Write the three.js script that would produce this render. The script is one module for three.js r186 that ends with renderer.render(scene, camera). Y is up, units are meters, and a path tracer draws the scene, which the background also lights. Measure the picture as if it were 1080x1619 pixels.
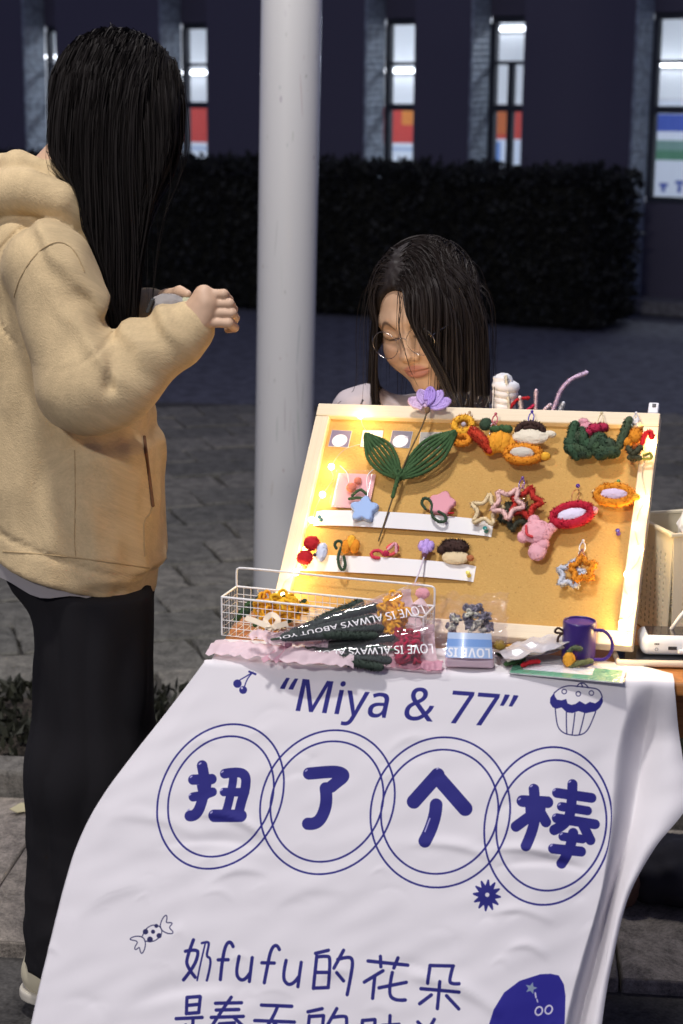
import * as THREE from 'three';
import { mergeGeometries, mergeVertices } from 'three/addons/utils/BufferGeometryUtils.js';
import { RoundedBoxGeometry } from 'three/addons/geometries/RoundedBoxGeometry.js';
import { ConvexGeometry } from 'three/addons/geometries/ConvexGeometry.js';
import { RectAreaLightUniformsLib } from 'three/addons/lights/RectAreaLightUniformsLib.js';
import { createNoise3D, createNoise2D } from 'simplex-noise';

// ---------------------------------------------------------------- camera
const F = 2700, IW = 1080, IH = 1619;
const scene = new THREE.Scene();
const camera = new THREE.PerspectiveCamera(2 * Math.atan(IH / 2 / F) * 180 / Math.PI, IW / IH, 0.05, 200);
camera.position.set(0, 1.5, 0);
camera.rotation.set(-13.325 * Math.PI / 180, 0, 0.6 * Math.PI / 180, 'YXZ');
camera.focus = 2.75; camera.userData.fStop = 5.6;
camera.updateMatrixWorld(true);

// ---------------------------------------------------------------- night sky, dim moon, exposure
{
  const w = 64, h = 32, d = new Float32Array(w * h * 4);
  for (let y = 0; y < h; y++) for (let x = 0; x < w; x++) {
    const k = Math.max(0, Math.sin(((y + .5) / h - .5) * Math.PI)), i = (y * w + x) * 4;
    d[i] = .14 - .03 * k; d[i + 1] = .15 - .03 * k; d[i + 2] = .27 - .05 * k; d[i + 3] = 1;
  }
  const t = new THREE.DataTexture(d, w, h, THREE.RGBAFormat, THREE.FloatType);
  t.mapping = THREE.EquirectangularReflectionMapping; t.magFilter = THREE.LinearFilter; t.needsUpdate = true;
  scene.background = t; scene.environment = t;
}
const sun = new THREE.DirectionalLight(0xffeedd, .04);
sun.position.set(-6, 9, 6); sun.castShadow = true; sun.shadow.radius = 20;
Object.assign(sun.shadow.camera, { left: -12, right: 12, top: 12, bottom: -12, near: .1, far: 60 });
sun.target.position.set(0, .5, -4); scene.add(sun, sun.target);
const LAMP = 345, LAMP2 = 500, LAMP3 = 60, ROOM = 18; // luminance of the unseen lamps placed to light stall, paving and room
const renderer = new THREE.WebGLRenderer({ antialias: true });
renderer.toneMapping = THREE.LinearToneMapping; renderer.toneMappingExposure = 1.03;
renderer.shadowMap.enabled = true;
RectAreaLightUniformsLib.init();

// ---------------------------------------------------------------- helpers
let seed = 7;
const rnd = () => { seed = (seed * 1664525 + 1013904223) >>> 0; return seed / 4294967296; };
const rr = (a, b) => a + (b - a) * rnd();
const n3 = createNoise3D(rnd), n2 = createNoise2D(rnd);
const V = (x, y, z) => new THREE.Vector3(x, y, z);
const lerp = (a, b, t) => a + (b - a) * t, clamp = (x, a, b) => Math.min(b, Math.max(a, x));
const sstep = (a, b, x) => { const t = clamp((x - a) / (b - a), 0, 1); return t * t * (3 - 2 * t); };
const CM = camera.matrixWorld.elements;
const RT = V(CM[0], CM[1], CM[2]), UPV = V(CM[4], CM[5], CM[6]), FW = V(-CM[8], -CM[9], -CM[10]), EYE = camera.position.clone();
const ray = (px, py) => FW.clone().addScaledVector(RT, (px - IW / 2) / F).addScaledVector(UPV, -(py - IH / 2) / F);
// where a line of sight of the photograph meets a real plane of the place: used to read off real positions
const onPlane = (px, py, P, N) => { const d = ray(px, py); return EYE.clone().addScaledVector(d, P.clone().sub(EYE).dot(N) / d.dot(N)); };
const onY = (px, py, y) => onPlane(px, py, V(0, y, 0), V(0, 1, 0));
const onZ = (px, py, z) => onPlane(px, py, V(0, 0, z), V(0, 0, 1));

const taken = new Map();
function numbered(n) { const k = taken.get(n) || 0; taken.set(n, k + 1); return k ? `${n}_${String(k).padStart(3, '0')}` : n; }
function shade(o) { o.castShadow = true; o.receiveShadow = true; return o; }
function thing(name, label, category, group) {
  const g = new THREE.Group(); g.name = numbered(name); g.userData = { label, category };
  if (group) g.userData.group = group;
  scene.add(g); return g;
}
function part(name, geo, mat, parent, label) {
  const m = shade(new THREE.Mesh(geo, mat)); m.name = name; if (label) m.userData.label = label;
  parent.add(m); return m;
}
function single(name, geo, mat, label, category, group) {
  const m = shade(new THREE.Mesh(geo, mat)); m.name = numbered(name); m.userData = { label, category };
  if (group) m.userData.group = group;
  scene.add(m); return m;
}
function struct(name, geo, mat) {
  const m = geo ? shade(new THREE.Mesh(geo, mat)) : new THREE.Group(); m.name = name; m.userData = { kind: 'structure' }; scene.add(m); return m;
}
// a thing built in world coordinates gets its origin at its base
function settle(g) {
  const box = new THREE.Box3(), seen = new Set();
  g.updateMatrixWorld(true); box.setFromObject(g);
  const b = V((box.min.x + box.max.x) / 2, box.min.y, (box.min.z + box.max.z) / 2);
  if (g.isMesh) { g.geometry.translate(-b.x, -b.y, -b.z); }
  else g.children.forEach(c => c.position.sub(b));
  g.position.copy(b); return g;
}
const strip = (g) => { g = g.index ? g.toNonIndexed() : g; for (const k of Object.keys(g.attributes)) if (k !== 'position' && k !== 'normal') g.deleteAttribute(k); g.morphAttributes = {}; return g; };
const join = (...gs) => mergeGeometries(gs.flat().map(strip));
const joinUV = (...gs) => mergeGeometries(gs.flat().map(g => { g = g.index ? g.toNonIndexed() : g; for (const k of Object.keys(g.attributes)) if (!['position', 'normal', 'uv'].includes(k)) g.deleteAttribute(k); return g; }));
const box = (w, h, d, x = 0, y = 0, z = 0) => new THREE.BoxGeometry(w, h, d).translate(x, y, z);
const rbox = (w, h, d, r = .003, x = 0, y = 0, z = 0) => new RoundedBoxGeometry(w, h, d, 2, r).translate(x, y, z);
const tube = (pts, r, seg = 24, rs = 6, closed = false) => new THREE.TubeGeometry(new THREE.CatmullRomCurve3(pts.map(p => p.isVector3 ? p : V(...p)), closed, 'centripetal'), seg, r, rs, closed);
const rod = (a, b, r, rs = 6) => { const d = b.clone().sub(a), g = new THREE.CylinderGeometry(r, r, d.length(), rs); g.applyQuaternion(new THREE.Quaternion().setFromUnitVectors(V(0, 1, 0), d.clone().normalize())); return g.translate(...a.clone().add(b).multiplyScalar(.5).toArray()); };
const ball = (r, x = 0, y = 0, z = 0, d = 12) => new THREE.SphereGeometry(r, d, Math.max(6, d * .7 | 0)).translate(x, y, z);
const col = (r, g, b) => new THREE.Color().setRGB(r, g, b);
const std = (r, g, b, rough = .8, o = {}) => new THREE.MeshStandardMaterial({ color: col(r, g, b), roughness: rough, side: THREE.DoubleSide, ...o });
const phys = (r, g, b, rough = .8, o = {}) => new THREE.MeshPhysicalMaterial({ color: col(r, g, b), roughness: rough, side: THREE.DoubleSide, ...o });
function canvasTex(w, h, draw, srgb = true) {
  const c = document.createElement('canvas'); c.width = w; c.height = h; draw(c.getContext('2d'), w, h);
  const t = new THREE.CanvasTexture(c); if (srgb) t.colorSpace = THREE.SRGBColorSpace; t.wrapS = t.wrapT = THREE.RepeatWrapping; return t;
}
function noiseTex(n, f, srgb = false) { // f(x, y) in 0..1 -> value(s); tiles are blended at the edges
  const d = new Uint8Array(n * n * 4);
  for (let y = 0; y < n; y++) for (let x = 0; x < n; x++) { const v = f(x / n, y / n), i = (y * n + x) * 4; for (let c = 0; c < 3; c++) d[i + c] = clamp((v.length ? v[c] : v) * 255, 0, 255); d[i + 3] = 255; }
  const t = new THREE.DataTexture(d, n, n); t.magFilter = THREE.LinearFilter; t.wrapS = t.wrapT = THREE.RepeatWrapping; t.needsUpdate = true; if (srgb) t.colorSpace = THREE.SRGBColorSpace; return t;
}
const rep = (t, x, y) => { const c = t.clone(); c.repeat.set(x, y); c.needsUpdate = true; return c; };
const tn = (x, y, f, o = 0) => n3(Math.cos(x * 6.2832) * f + o, Math.sin(x * 6.2832) * f + Math.cos(y * 6.2832) * f, Math.sin(y * 6.2832) * f); // tiling noise
const TX = {
  speckle: noiseTex(256, (x, y) => .5 + .16 * tn(x, y, 1.3) + .14 * tn(x, y, 5, 3) + .34 * (rnd() - .5)),
  fine: noiseTex(256, (x, y) => .5 + .5 * (rnd() - .5) + .1 * tn(x, y, 6)),
  fleece: noiseTex(256, (x, y) => clamp(.9 + .05 * tn(x, y, 1.5) + .05 * tn(x, y, 6, 2) + .1 * (rnd() - .5), 0, 1)),
  weave: noiseTex(128, (x, y) => .5 + .25 * Math.sin(x * 6.2832 * 32) * Math.sin(y * 6.2832 * 32) + .3 * (rnd() - .5)),
};
// surface nets on a signed distance field: one continuous skin with smooth normals
function sdfMesh(f, lo, hi, cell) {
  const n = [0, 1, 2].map(i => Math.ceil((hi[i] - lo[i]) / cell) + 1), [nx, ny, nz] = n, g = new Float32Array(nx * ny * nz);
  for (let z = 0, i = 0; z < nz; z++) for (let y = 0; y < ny; y++) for (let x = 0; x < nx;) {
    const d = f(lo[0] + x * cell, lo[1] + y * cell, lo[2] + z * cell); g[i++] = d; x++;
    let skip = Math.floor(Math.abs(d) / cell * .6) - 2; // far from the skin: steps without asking
    while (skip-- > 0 && x < nx) { g[i++] = d; x++; }
  }
  const id = new Int32Array(nx * ny * nz).fill(-1), pos = [], idx = [], at = (x, y, z) => x + nx * (y + ny * z);
  for (let z = 0; z < nz - 1; z++) for (let y = 0; y < ny - 1; y++) for (let x = 0; x < nx - 1; x++) {
    let m = 0, c = 0, sx = 0, sy = 0, sz = 0; const v = [];
    for (let k = 0; k < 8; k++) { const d = g[at(x + (k & 1), y + (k >> 1 & 1), z + (k >> 2))]; v.push(d); if (d < 0) m |= 1 << k; }
    if (m === 0 || m === 255) continue;
    for (let a = 0; a < 8; a++) for (const b of [1, 2, 4]) if (!(a & b)) { const e = a | b; if ((v[a] < 0) !== (v[e] < 0)) { const t = v[a] / (v[a] - v[e]); c++; sx += (a & 1) + (b === 1 ? t : 0); sy += (a >> 1 & 1) + (b === 2 ? t : 0); sz += (a >> 2) + (b === 4 ? t : 0); } }
    id[at(x, y, z)] = pos.length / 3; pos.push(lo[0] + (x + sx / c) * cell, lo[1] + (y + sy / c) * cell, lo[2] + (z + sz / c) * cell);
  }
  for (let z = 1; z < nz - 1; z++) for (let y = 1; y < ny - 1; y++) for (let x = 1; x < nx - 1; x++) {
    const s = g[at(x, y, z)] < 0;
    const quad = (a, b, c, d) => { if (s) idx.push(a, b, c, a, c, d); else idx.push(a, c, b, a, d, c); };
    if (s !== g[at(x + 1, y, z)] < 0) quad(id[at(x, y - 1, z - 1)], id[at(x, y, z - 1)], id[at(x, y, z)], id[at(x, y - 1, z)]);
    if (s !== g[at(x, y + 1, z)] < 0) quad(id[at(x - 1, y, z - 1)], id[at(x - 1, y, z)], id[at(x, y, z)], id[at(x, y, z - 1)]);
    if (s !== g[at(x, y, z + 1)] < 0) quad(id[at(x - 1, y - 1, z)], id[at(x, y - 1, z)], id[at(x, y, z)], id[at(x - 1, y, z)]);
  }
  const nor = new Float32Array(pos.length), e = cell * .5;
  for (let i = 0; i < pos.length; i += 3) {
    const [x, y, z] = [pos[i], pos[i + 1], pos[i + 2]], a = f(x + e, y, z) - f(x - e, y, z), b = f(x, y + e, z) - f(x, y - e, z), c = f(x, y, z + e) - f(x, y, z - e), l = Math.hypot(a, b, c) || 1;
    nor[i] = a / l; nor[i + 1] = b / l; nor[i + 2] = c / l;
  }
  const geo = new THREE.BufferGeometry(); geo.setAttribute('position', new THREE.Float32BufferAttribute(pos, 3)); geo.setAttribute('normal', new THREE.BufferAttribute(nor, 3)); geo.setIndex(idx); return geo;
}
const smin = (a, b, k) => { const h = Math.max(k - Math.abs(a - b), 0) / k; return Math.min(a, b) - h * h * k * .25; };
const smax = (a, b, k) => -smin(-a, -b, k);
const cap = (x, y, z, a, b, ra, rb) => { const bx = b.x - a.x, by = b.y - a.y, bz = b.z - a.z, px = x - a.x, py = y - a.y, pz = z - a.z, t = clamp((px * bx + py * by + pz * bz) / (bx * bx + by * by + bz * bz), 0, 1); return Math.hypot(px - bx * t, py - by * t, pz - bz * t) - lerp(ra, rb, t); };
const ell = (x, y, z, cx, cy, cz, rx, ry, rz) => { const a = (x - cx) / rx, b = (y - cy) / ry, c = (z - cz) / rz, k0 = Math.hypot(a, b, c), k1 = Math.hypot(a / rx, b / ry, c / rz) || 1e-6; return k0 * (k0 - 1) / k1; };
function uvBox(g, s) { // uv in metres from the dominant axis of the normal
  const p = g.attributes.position, n = g.attributes.normal, u = new Float32Array(p.count * 2);
  for (let i = 0; i < p.count; i++) { const ax = Math.abs(n.getX(i)), ay = Math.abs(n.getY(i)), az = Math.abs(n.getZ(i)); const [a, b] = ay > ax && ay > az ? [p.getX(i), p.getZ(i)] : ax > az ? [p.getZ(i), p.getY(i)] : [p.getX(i), p.getY(i)]; u[2 * i] = a / s; u[2 * i + 1] = b / s; }
  g.setAttribute('uv', new THREE.BufferAttribute(u, 2)); return g;
}
function uvSkew(g, s) { const p = g.attributes.position, u = new Float32Array(p.count * 2); for (let i = 0; i < p.count; i++) { const x = p.getX(i), y = p.getY(i), z = p.getZ(i); u[2 * i] = (x + z * .9) / s; u[2 * i + 1] = (y + .35 * (x - z)) / s; } g.setAttribute('uv', new THREE.BufferAttribute(u, 2)); return g; } // cloth grain without seams
// ---- chenille stem: a core with a pile of short fibres
function fibres(samples, len, width) { // samples: [point, outward]
  const p = new Float32Array(samples.length * 9), nn = new Float32Array(samples.length * 9), t = V(), q = V();
  samples.forEach(([a, o], i) => {
    t.set(rr(-1, 1), rr(-1, 1), rr(-1, 1)).cross(o).normalize().multiplyScalar(width / 2); q.set(rr(-1, 1), rr(-1, 1), rr(-1, 1)).multiplyScalar(.45).add(o).normalize().multiplyScalar(len * rr(.5, 1.1)).add(a);
    p.set([a.x + t.x, a.y + t.y, a.z + t.z, a.x - t.x, a.y - t.y, a.z - t.z, q.x, q.y, q.z], i * 9);
    for (let k = 0; k < 3; k++) nn.set([o.x, o.y, o.z], i * 9 + k * 3);
  });
  const g = new THREE.BufferGeometry(); g.setAttribute('position', new THREE.BufferAttribute(p, 3)); g.setAttribute('normal', new THREE.BufferAttribute(nn, 3)); return g;
}
function chenille(pts, r, closed = false, dens = 1.3) {
  const c = new THREE.CatmullRomCurve3(pts.map(p => p.isVector3 ? p : V(...p)), closed, 'centripetal'), L = c.getLength(), seg = Math.max(6, Math.min(60, L / r / .8 | 0));
  const core = new THREE.TubeGeometry(c, seg, r * .78, 7, closed), s = [], N = Math.max(40, L * 1000 * dens * r / .004 * 3.2 | 0), fr = c.computeFrenetFrames(40, closed);
  for (let i = 0; i < N; i++) { const t = rnd(), k = Math.min(40, t * 40 | 0), a = rnd() * 6.2832, o = fr.normals[k].clone().multiplyScalar(Math.cos(a)).addScaledVector(fr.binormals[k], Math.sin(a)); s.push([c.getPoint(t).addScaledVector(o, r * .7), o]); }
  const ends = closed ? [] : [ball(r * .76, ...c.getPoint(0).toArray(), 8), ball(r * .76, ...c.getPoint(1).toArray(), 8)];
  return join(core, fibres(s, Math.min(r * .75, .0042), Math.min(r * .28, .0016)), ...ends);
}
function pompom(rx, ry, rz, x = 0, y = 0, z = 0, pile = .0035, n = 500) {
  const g = new THREE.IcosahedronGeometry(1, 3), p = g.attributes.position, s = [];
  for (let i = 0; i < p.count; i++) { const k = 1 + .07 * n3(p.getX(i) * 2.3 + x * 90, p.getY(i) * 2.3 + y * 90, p.getZ(i) * 2.3); p.setXYZ(i, p.getX(i) * rx * k, p.getY(i) * ry * k, p.getZ(i) * rz * k); }
  g.computeVertexNormals();
  for (let i = 0; i < n; i++) { const o = V(rr(-1, 1), rr(-1, 1), rr(-1, 1)).normalize(); s.push([V(o.x * rx * .97, o.y * ry * .97, o.z * rz * .97), V(o.x / rx, o.y / ry, o.z / rz).normalize()]); }
  return join(g, fibres(s, pile, pile * .3)).translate(x, y, z);
}
const plush = (r, g, b) => phys(r, g, b, .95, { sheen: .35, sheenRoughness: .6, sheenColor: col(Math.min(1, r * 1.2 + .05), Math.min(1, g * 1.2 + .05), Math.min(1, b * 1.2 + .05)) });
const film = (r = .95, g = .95, b = .95, o = {}) => phys(r, g, b, .12, { transmission: 1, thickness: 0, ior: 1.45, ...o });
// ---------------------------------------------------------------- unseen lamps out of frame, placed to light the stall
function unseenStreetLamp(label, bx, bz, hx, hy, hz, turn, power, aim) {
  const L = thing('unseen_street_lamp', label, 'street lamp', 'unseen lamps placed to light the stall');
  const steel = std(.28, .28, .29, .45, { metalness: .6 });
  part('pole', new THREE.CylinderGeometry(.045, .075, hy, 16).translate(bx, hy / 2, bz), steel, L);
  part('base_plate', new THREE.CylinderGeometry(.16, .16, .03, 20).translate(bx, .016, bz), steel, L);
  part('arm', tube([[bx, hy - .3, bz], [lerp(bx, hx, .15), hy + .05, lerp(bz, hz, .15)], [lerp(bx, hx, .6), hy + .14, lerp(bz, hz, .6)], [lerp(bx, hx, .9), hy + .06, lerp(bz, hz, .9)]], .03, 30, 10), steel, L);
  const d = V(...aim).sub(V(hx, hy, hz)).normalize(), q = new THREE.Quaternion().setFromUnitVectors(V(0, -1, 0), d).multiply(new THREE.Quaternion().setFromAxisAngle(V(0, 1, 0), turn));
  part('unseen_lamp_head', rbox(.62, .07, .3, .02, 0, .04, 0).applyQuaternion(q).translate(hx, hy, hz), steel, L);
  part('unseen_lamp_panel', new THREE.PlaneGeometry(.5, .22).rotateX(Math.PI / 2).translate(0, .003, 0).applyQuaternion(q).translate(hx, hy, hz), new THREE.MeshStandardMaterial({ color: 0xffffff, emissive: 0xfffaf7, emissiveIntensity: 30 }), L);
  settle(L);
  const a = new THREE.RectAreaLight(0xfffaf7, power, .5, .22); a.position.set(hx, hy, hz).addScaledVector(d, .004); a.lookAt(a.position.clone().add(d)); scene.add(a);
}
unseenStreetLamp('unseen tall grey street lamp placed overhead to light the stall', -2.7, -.3, -.62, 4.9, -1.3, .45, LAMP, [-.56, 0, -1.55]);
unseenStreetLamp('unseen tall grey street lamp placed behind the camera to light the stall front', -3.9, 3.6, -2.3, 4.3, 3.2, .5, LAMP2, [-1.0, 0, -.6]);
// ---------------------------------------------------------------- ground
const stoneBump = rep(TX.speckle, 1, 1);
const asphalt = struct('ground', (() => { const g = new THREE.PlaneGeometry(80, 80).rotateX(-Math.PI / 2).translate(0, -.03, -18); return uvBox(g, .9); })(), std(.115, .108, .10, .95, { map: TX.speckle, bumpMap: TX.fine, bumpScale: .004 }));
const KN = V(-.095, 0, .995), KE = V(.995, 0, .095); // across and along the kerb line
const kpt = (along, back, y = 0) => V(-.6, y, -2.87).addScaledVector(KE, along).addScaledVector(KN, -back);
const turnK = Math.atan2(-KE.z, KE.x);
{ // granite border slabs, laid end to end
  const border = struct('granite_border');
  const ms = [0, 1, 2].map(i => std(.44 + .04 * i, .385 + .035 * i, .32 + .03 * i, .9, { map: TX.speckle, bumpMap: TX.fine, bumpScale: .002 }));
  const geo = uvBox(rbox(.595, .06, .668, .006), .35);
  for (let i = -3; i < 6; i++) { const m = part('slab', geo, ms[(i + 6) % 3], border); m.position.copy(kpt(i * .6 + .21, .335, -.03 + rr(-.003, .002))); m.rotation.y = turnK; }
  const kg = uvBox(rbox(.9, .12, .1, .012), .3), km = std(.3, .28, .24, .9, { map: TX.speckle, bumpMap: TX.fine, bumpScale: .002 });
  for (let i = -2; i < 4; i++) { const m = part('kerbstone', kg, km, border); m.position.copy(kpt(i * .905 + .3, .725, .0 + rr(-.004, .004))); m.rotation.y = turnK; }
}
{ // planting strip with low leaves behind the kerb
  const soil = struct('planting_bed', box(6, .04, .5).rotateY(turnK).translate(...kpt(.5, 1.03, -.01).toArray()), std(.05, .04, .03, 1));
  const lg = new THREE.BufferGeometry(); // a folded leaf
  lg.setAttribute('position', new THREE.Float32BufferAttribute([0, 0, 0, .009, .012, .003, 0, .034, 0, 0, .014, -.002, 0, 0, 0, 0, .014, -.002, 0, .034, 0, -.009, .012, .003], 3)); lg.setIndex([0, 1, 3, 1, 2, 3, 4, 5, 7, 5, 6, 7]); lg.computeVertexNormals();
  const N = 9000, im = new THREE.InstancedMesh(lg, std(1, 1, 1, .7), N), m = new THREE.Matrix4(), q = new THREE.Quaternion(), c = new THREE.Color();
  for (let i = 0; i < N; i++) {
    const al = rr(-2.2, 3.2), bk = rr(.8, 1.27), hgt = .1 * (.55 + .45 * n2(al * 3, bk * 3)) * Math.sqrt(rnd());
    q.setFromEuler(new THREE.Euler(rr(-1.2, 1.2), rr(0, 6.3), rr(-1, 1))); m.compose(kpt(al, bk, .01 + hgt), q, V(1, 1, 1).multiplyScalar(rr(.7, 1.4)));
    im.setMatrixAt(i, m); const k = rr(.5, 1.3); im.setColorAt(i, c.setRGB(.022 * k, .024 * k, .012 * k));
  }
  im.name = 'ground_cover'; im.userData = { kind: 'stuff', label: 'low dark green ground cover plants filling the strip behind the kerb', category: 'plants' }; shade(im); scene.add(im);
}
{ // worn stone pavers laid askew to the kerb: each its own block with chipped edges
  const pave = struct('stone_pavement');
  part('joint_bed', box(5.4, .02, 4.6).rotateY(turnK).translate(...kpt(.1, 3.58, -.018).toArray()), std(.06, .056, .048, 1), pave);
  const ms = [0, 1, 2, 3, 4].map(i => std(.25 + .035 * i, .243 + .031 * i, .205 + .024 * i, .92, { map: TX.speckle, bumpMap: TX.speckle, bumpScale: .01 }));
  const c0 = Math.cos(.42), s0 = Math.sin(.42), P = .31, Q = .27, variants = [];
  for (let k = 0; k < 10; k++) {
    const sh = new THREE.Shape(), w = P / 2 - .006, h = Q / 2 - .006, cs = [[-w, -h], [w, -h], [w, h], [-w, h]].map(([x, y]) => [x + rr(-.008, .008), y + rr(-.008, .008)]); let first = true;
    cs.forEach((a, i) => { const b = cs[(i + 1) % 4]; for (let t = 0; t < 1; t += .2) { const j = t ? .006 : .002, x = lerp(a[0], b[0], t) + rr(-j, j), z = lerp(a[1], b[1], t) + rr(-j, j); first ? sh.moveTo(x, z) : sh.lineTo(x, z); first = false; } });
    const g = new THREE.ExtrudeGeometry(sh, { depth: .02, bevelEnabled: true, bevelThickness: .006, bevelSize: .006, bevelSegments: 1, bevelOffset: -.006 }).rotateX(-Math.PI / 2); uvBox(g, .5); const u = g.attributes.uv, ox = rnd(), oy = rnd(); for (let i = 0; i < u.count; i++) u.setXY(i, u.getX(i) + ox, u.getY(i) + oy); variants.push(g);
  }
  for (let i = -14; i < 15; i++) for (let j = -14; j < 15; j++) {
    const a = (i + (j & 1) * .45) * P, b = j * Q, x = .1 + a * c0 - b * s0, d = 3.5 + a * s0 + b * c0;
    if (d < 1.44 || d > 5.7 || Math.abs(x - .1) > 2.45 || (x > 1.2 && d < 3)) continue;
    const m = part('paver', variants[(rnd() * 10) | 0], ms[(rnd() * 5) | 0], pave); m.position.copy(kpt(x, d, -.014 + rr(-.005, .005))); m.rotation.set(rr(-.012, .012), turnK + .42 + rr(-.02, .02), rr(-.012, .012));
  }
}
struct('plaza', uvBox(new THREE.PlaneGeometry(40, 14).rotateX(-Math.PI / 2).translate(0, -.012, -15.3), .8), std(.19, .195, .235, .9, { map: TX.speckle }));
{ const s = new THREE.Shape(); [[0, 0], [.03, .012], [.05, .002], [.036, -.016], [.012, -.014]].forEach(([x, y], i) => i ? s.lineTo(x, y) : s.moveTo(x, y));
  const g = new THREE.ExtrudeGeometry(s, { depth: .002, bevelEnabled: false }).rotateX(-1.15).rotateY(.5); const p = onY(20, 1256, .045); single('paper_scrap', g.translate(p.x - .008, p.y - .035, p.z), std(.55, .5, .3, .8), 'small cream paper scrap lying on the granite slabs by the kerb', 'litter'); settle(scene.children.at(-1)); }

// ---------------------------------------------------------------- building behind: pillars, windows and a lit room
const A0 = V(2.394, 0, -13.283), yawB = 34 * Math.PI / 180, BD = V(Math.cos(yawB), 0, Math.sin(yawB)), BN = V(-Math.sin(yawB), 0, Math.cos(yawB));
{
  const along = (px) => onPlane(px, 150, A0, BN).sub(A0).dot(BD);                    // along the window plane
  const depth = .29, front = A0.clone().addScaledVector(BN, depth), alongF = (px) => onPlane(px, 150, front, BN).sub(A0).dot(BD);
  const G = thing('building', 'dark tiled building with deep pillars and tall lit windows behind the hedge', 'building');
  const base = A0.clone(); G.position.copy(base); G.rotation.y = Math.atan2(-BD.z, BD.x); // local x runs along the wall, z out of it
  const H = 7, sill = .81, top = 2.22;
  const render = uvBox; const wallM = std(.085, .08, .118, .85, { bumpMap: TX.fine, bumpScale: .002 });
  const litTileM = std(.56, .66, .78, .5, { bumpMap: noiseTex(128, (x, y) => .5 + .4 * Math.sin(y * 6.2832 * 12 + Math.sin(x * 6.28) * .6) + .15 * (rnd() - .5)), bumpScale: .006, map: TX.speckle });  // tile relief is real; the bright blue is window light put into the colour
  const pane = phys(.92, .95, .97, .03, { transmission: 1, thickness: 0 }), frameM = std(.03, .035, .05, .5);
  // pillars [left px, right px at the front corner]
  const cuts = [[-420, 40], [90, 255], [327, 578], [654, 745], [826, 1003], [1330, 1420]];
  const segs = cuts.map(([l, r]) => [alongF(l), alongF(r)]);
  // each right flank meets the wall at the pillar's own plane; the reveal tiles carry bluish window light in their colour
  segs.forEach(([l, r], i) => {
    const p = part('pillar', uvBox(box(r - l - .02, H, depth, (l + r) / 2 - .01, H / 2, depth / 2), .7), wallM, G);
    part('lit_tile_facing', uvBox(box(.02, H, depth - .01, 0, 0, 0), .6).translate(r - .01 - (l + r) / 2, 0, 0), litTileM, p).position.set((l + r) / 2, H / 2, depth / 2);
  });
  for (let i = 0; i < segs.length - 1; i++) {
    const a = segs[i][1], b = segs[i + 1][0], w = b - a, cx = (a + b) / 2;
    part('sill_wall', uvBox(box(w + .3, sill, .2, cx, sill / 2, -.1), .7), wallM, G);
    part('lintel_wall', uvBox(box(w + .3, H - top, .2, cx, (H + top) / 2, -.1), .7), wallM, G);
    const win = part('window', join(box(w + .02, .05, .06, cx, sill + .025, -.06), box(w + .02, .05, .06, cx, top - .025, -.06), box(.05, top - sill - .1, .06, a + .005, (top + sill) / 2, -.06), box(.05, top - sill - .1, .06, b - .005, (top + sill) / 2, -.06)), frameM, G);
    const hs = [[.74, .024], [.5, .045]]; // transoms as shares of the height from the sill
    part('transom', box(w - .04, .028, .05, cx, lerp(sill, top, .745), -.06), frameM, win);
    part('transom', box(w - .04, .055, .05, cx, lerp(sill, top, .495), -.06), frameM, win);
    if (i === 3) part('mullion', box(.05, (top - sill) * .735, .046, along(803), lerp(sill, top, .37), -.06), frameM, win);
    if (i === 4) { part('mullion', box(.05, top - sill - .1, .046, a + w * .6, (top + sill) / 2, -.06), frameM, win); }
    part('pane', new THREE.PlaneGeometry(w - .02, top - sill - .04).translate(cx, (top + sill) / 2, -.065), pane, win);
  }
  // the room behind the windows
  const x0 = segs[0][0], x1 = segs.at(-1)[1], rw = x1 - x0, rc = (x0 + x1) / 2, D = 3.2, ch = 3.0;
  const white = std(.72, .74, .76, .9);
  part('room_floor', box(rw, .1, D, rc, .05, -.2 - D / 2), std(.4, .4, .4, .7), G);
  part('room_ceiling', box(rw, .1, D, rc, ch + .05, -.2 - D / 2), white, G);
  part('room_back_wall', box(rw, ch, .1, rc, ch / 2 + .1, -.25 - D), white, G);
  part('room_side_wall', box(.1, ch - .1, D, x0 + .05, ch / 2 + .05, -.2 - D / 2), white, G);
  part('room_side_wall', box(.1, ch - .1, D, x1 - .05, ch / 2 + .05, -.2 - D / 2), white, G);
  part('end_wall', box(.3, H, D + .3, x0 - .15, H / 2, -D / 2 - .2), wallM, G); part('end_wall', box(.3, H, D + .3, x1 + .15, H / 2, -D / 2 - .2), wallM, G);
  part('plinth', uvBox(box(2.2, .1, .35, segs[4][1] + 1.15, .05, .175), .6), std(.3, .3, .32, .9, { map: TX.speckle }), G);
  // what hangs on the back wall
  const back = A0.clone().addScaledVector(BN, -.2 - D + .001), bpos = (px, py) => { const p = onPlane(px, py, back, BN).sub(A0); return [p.dot(BD), p.y]; };
  const hang = (o, x, y, z) => { o.position.copy(A0).addScaledVector(BD, x).addScaledVector(BN, z); o.position.y = y; o.rotation.y = G.rotation.y; };
  const tubeM = new THREE.MeshStandardMaterial({ color: 0xffffff, emissive: 0xf2f6ff, emissiveIntensity: 8 });
  let kk = 0;
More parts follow.
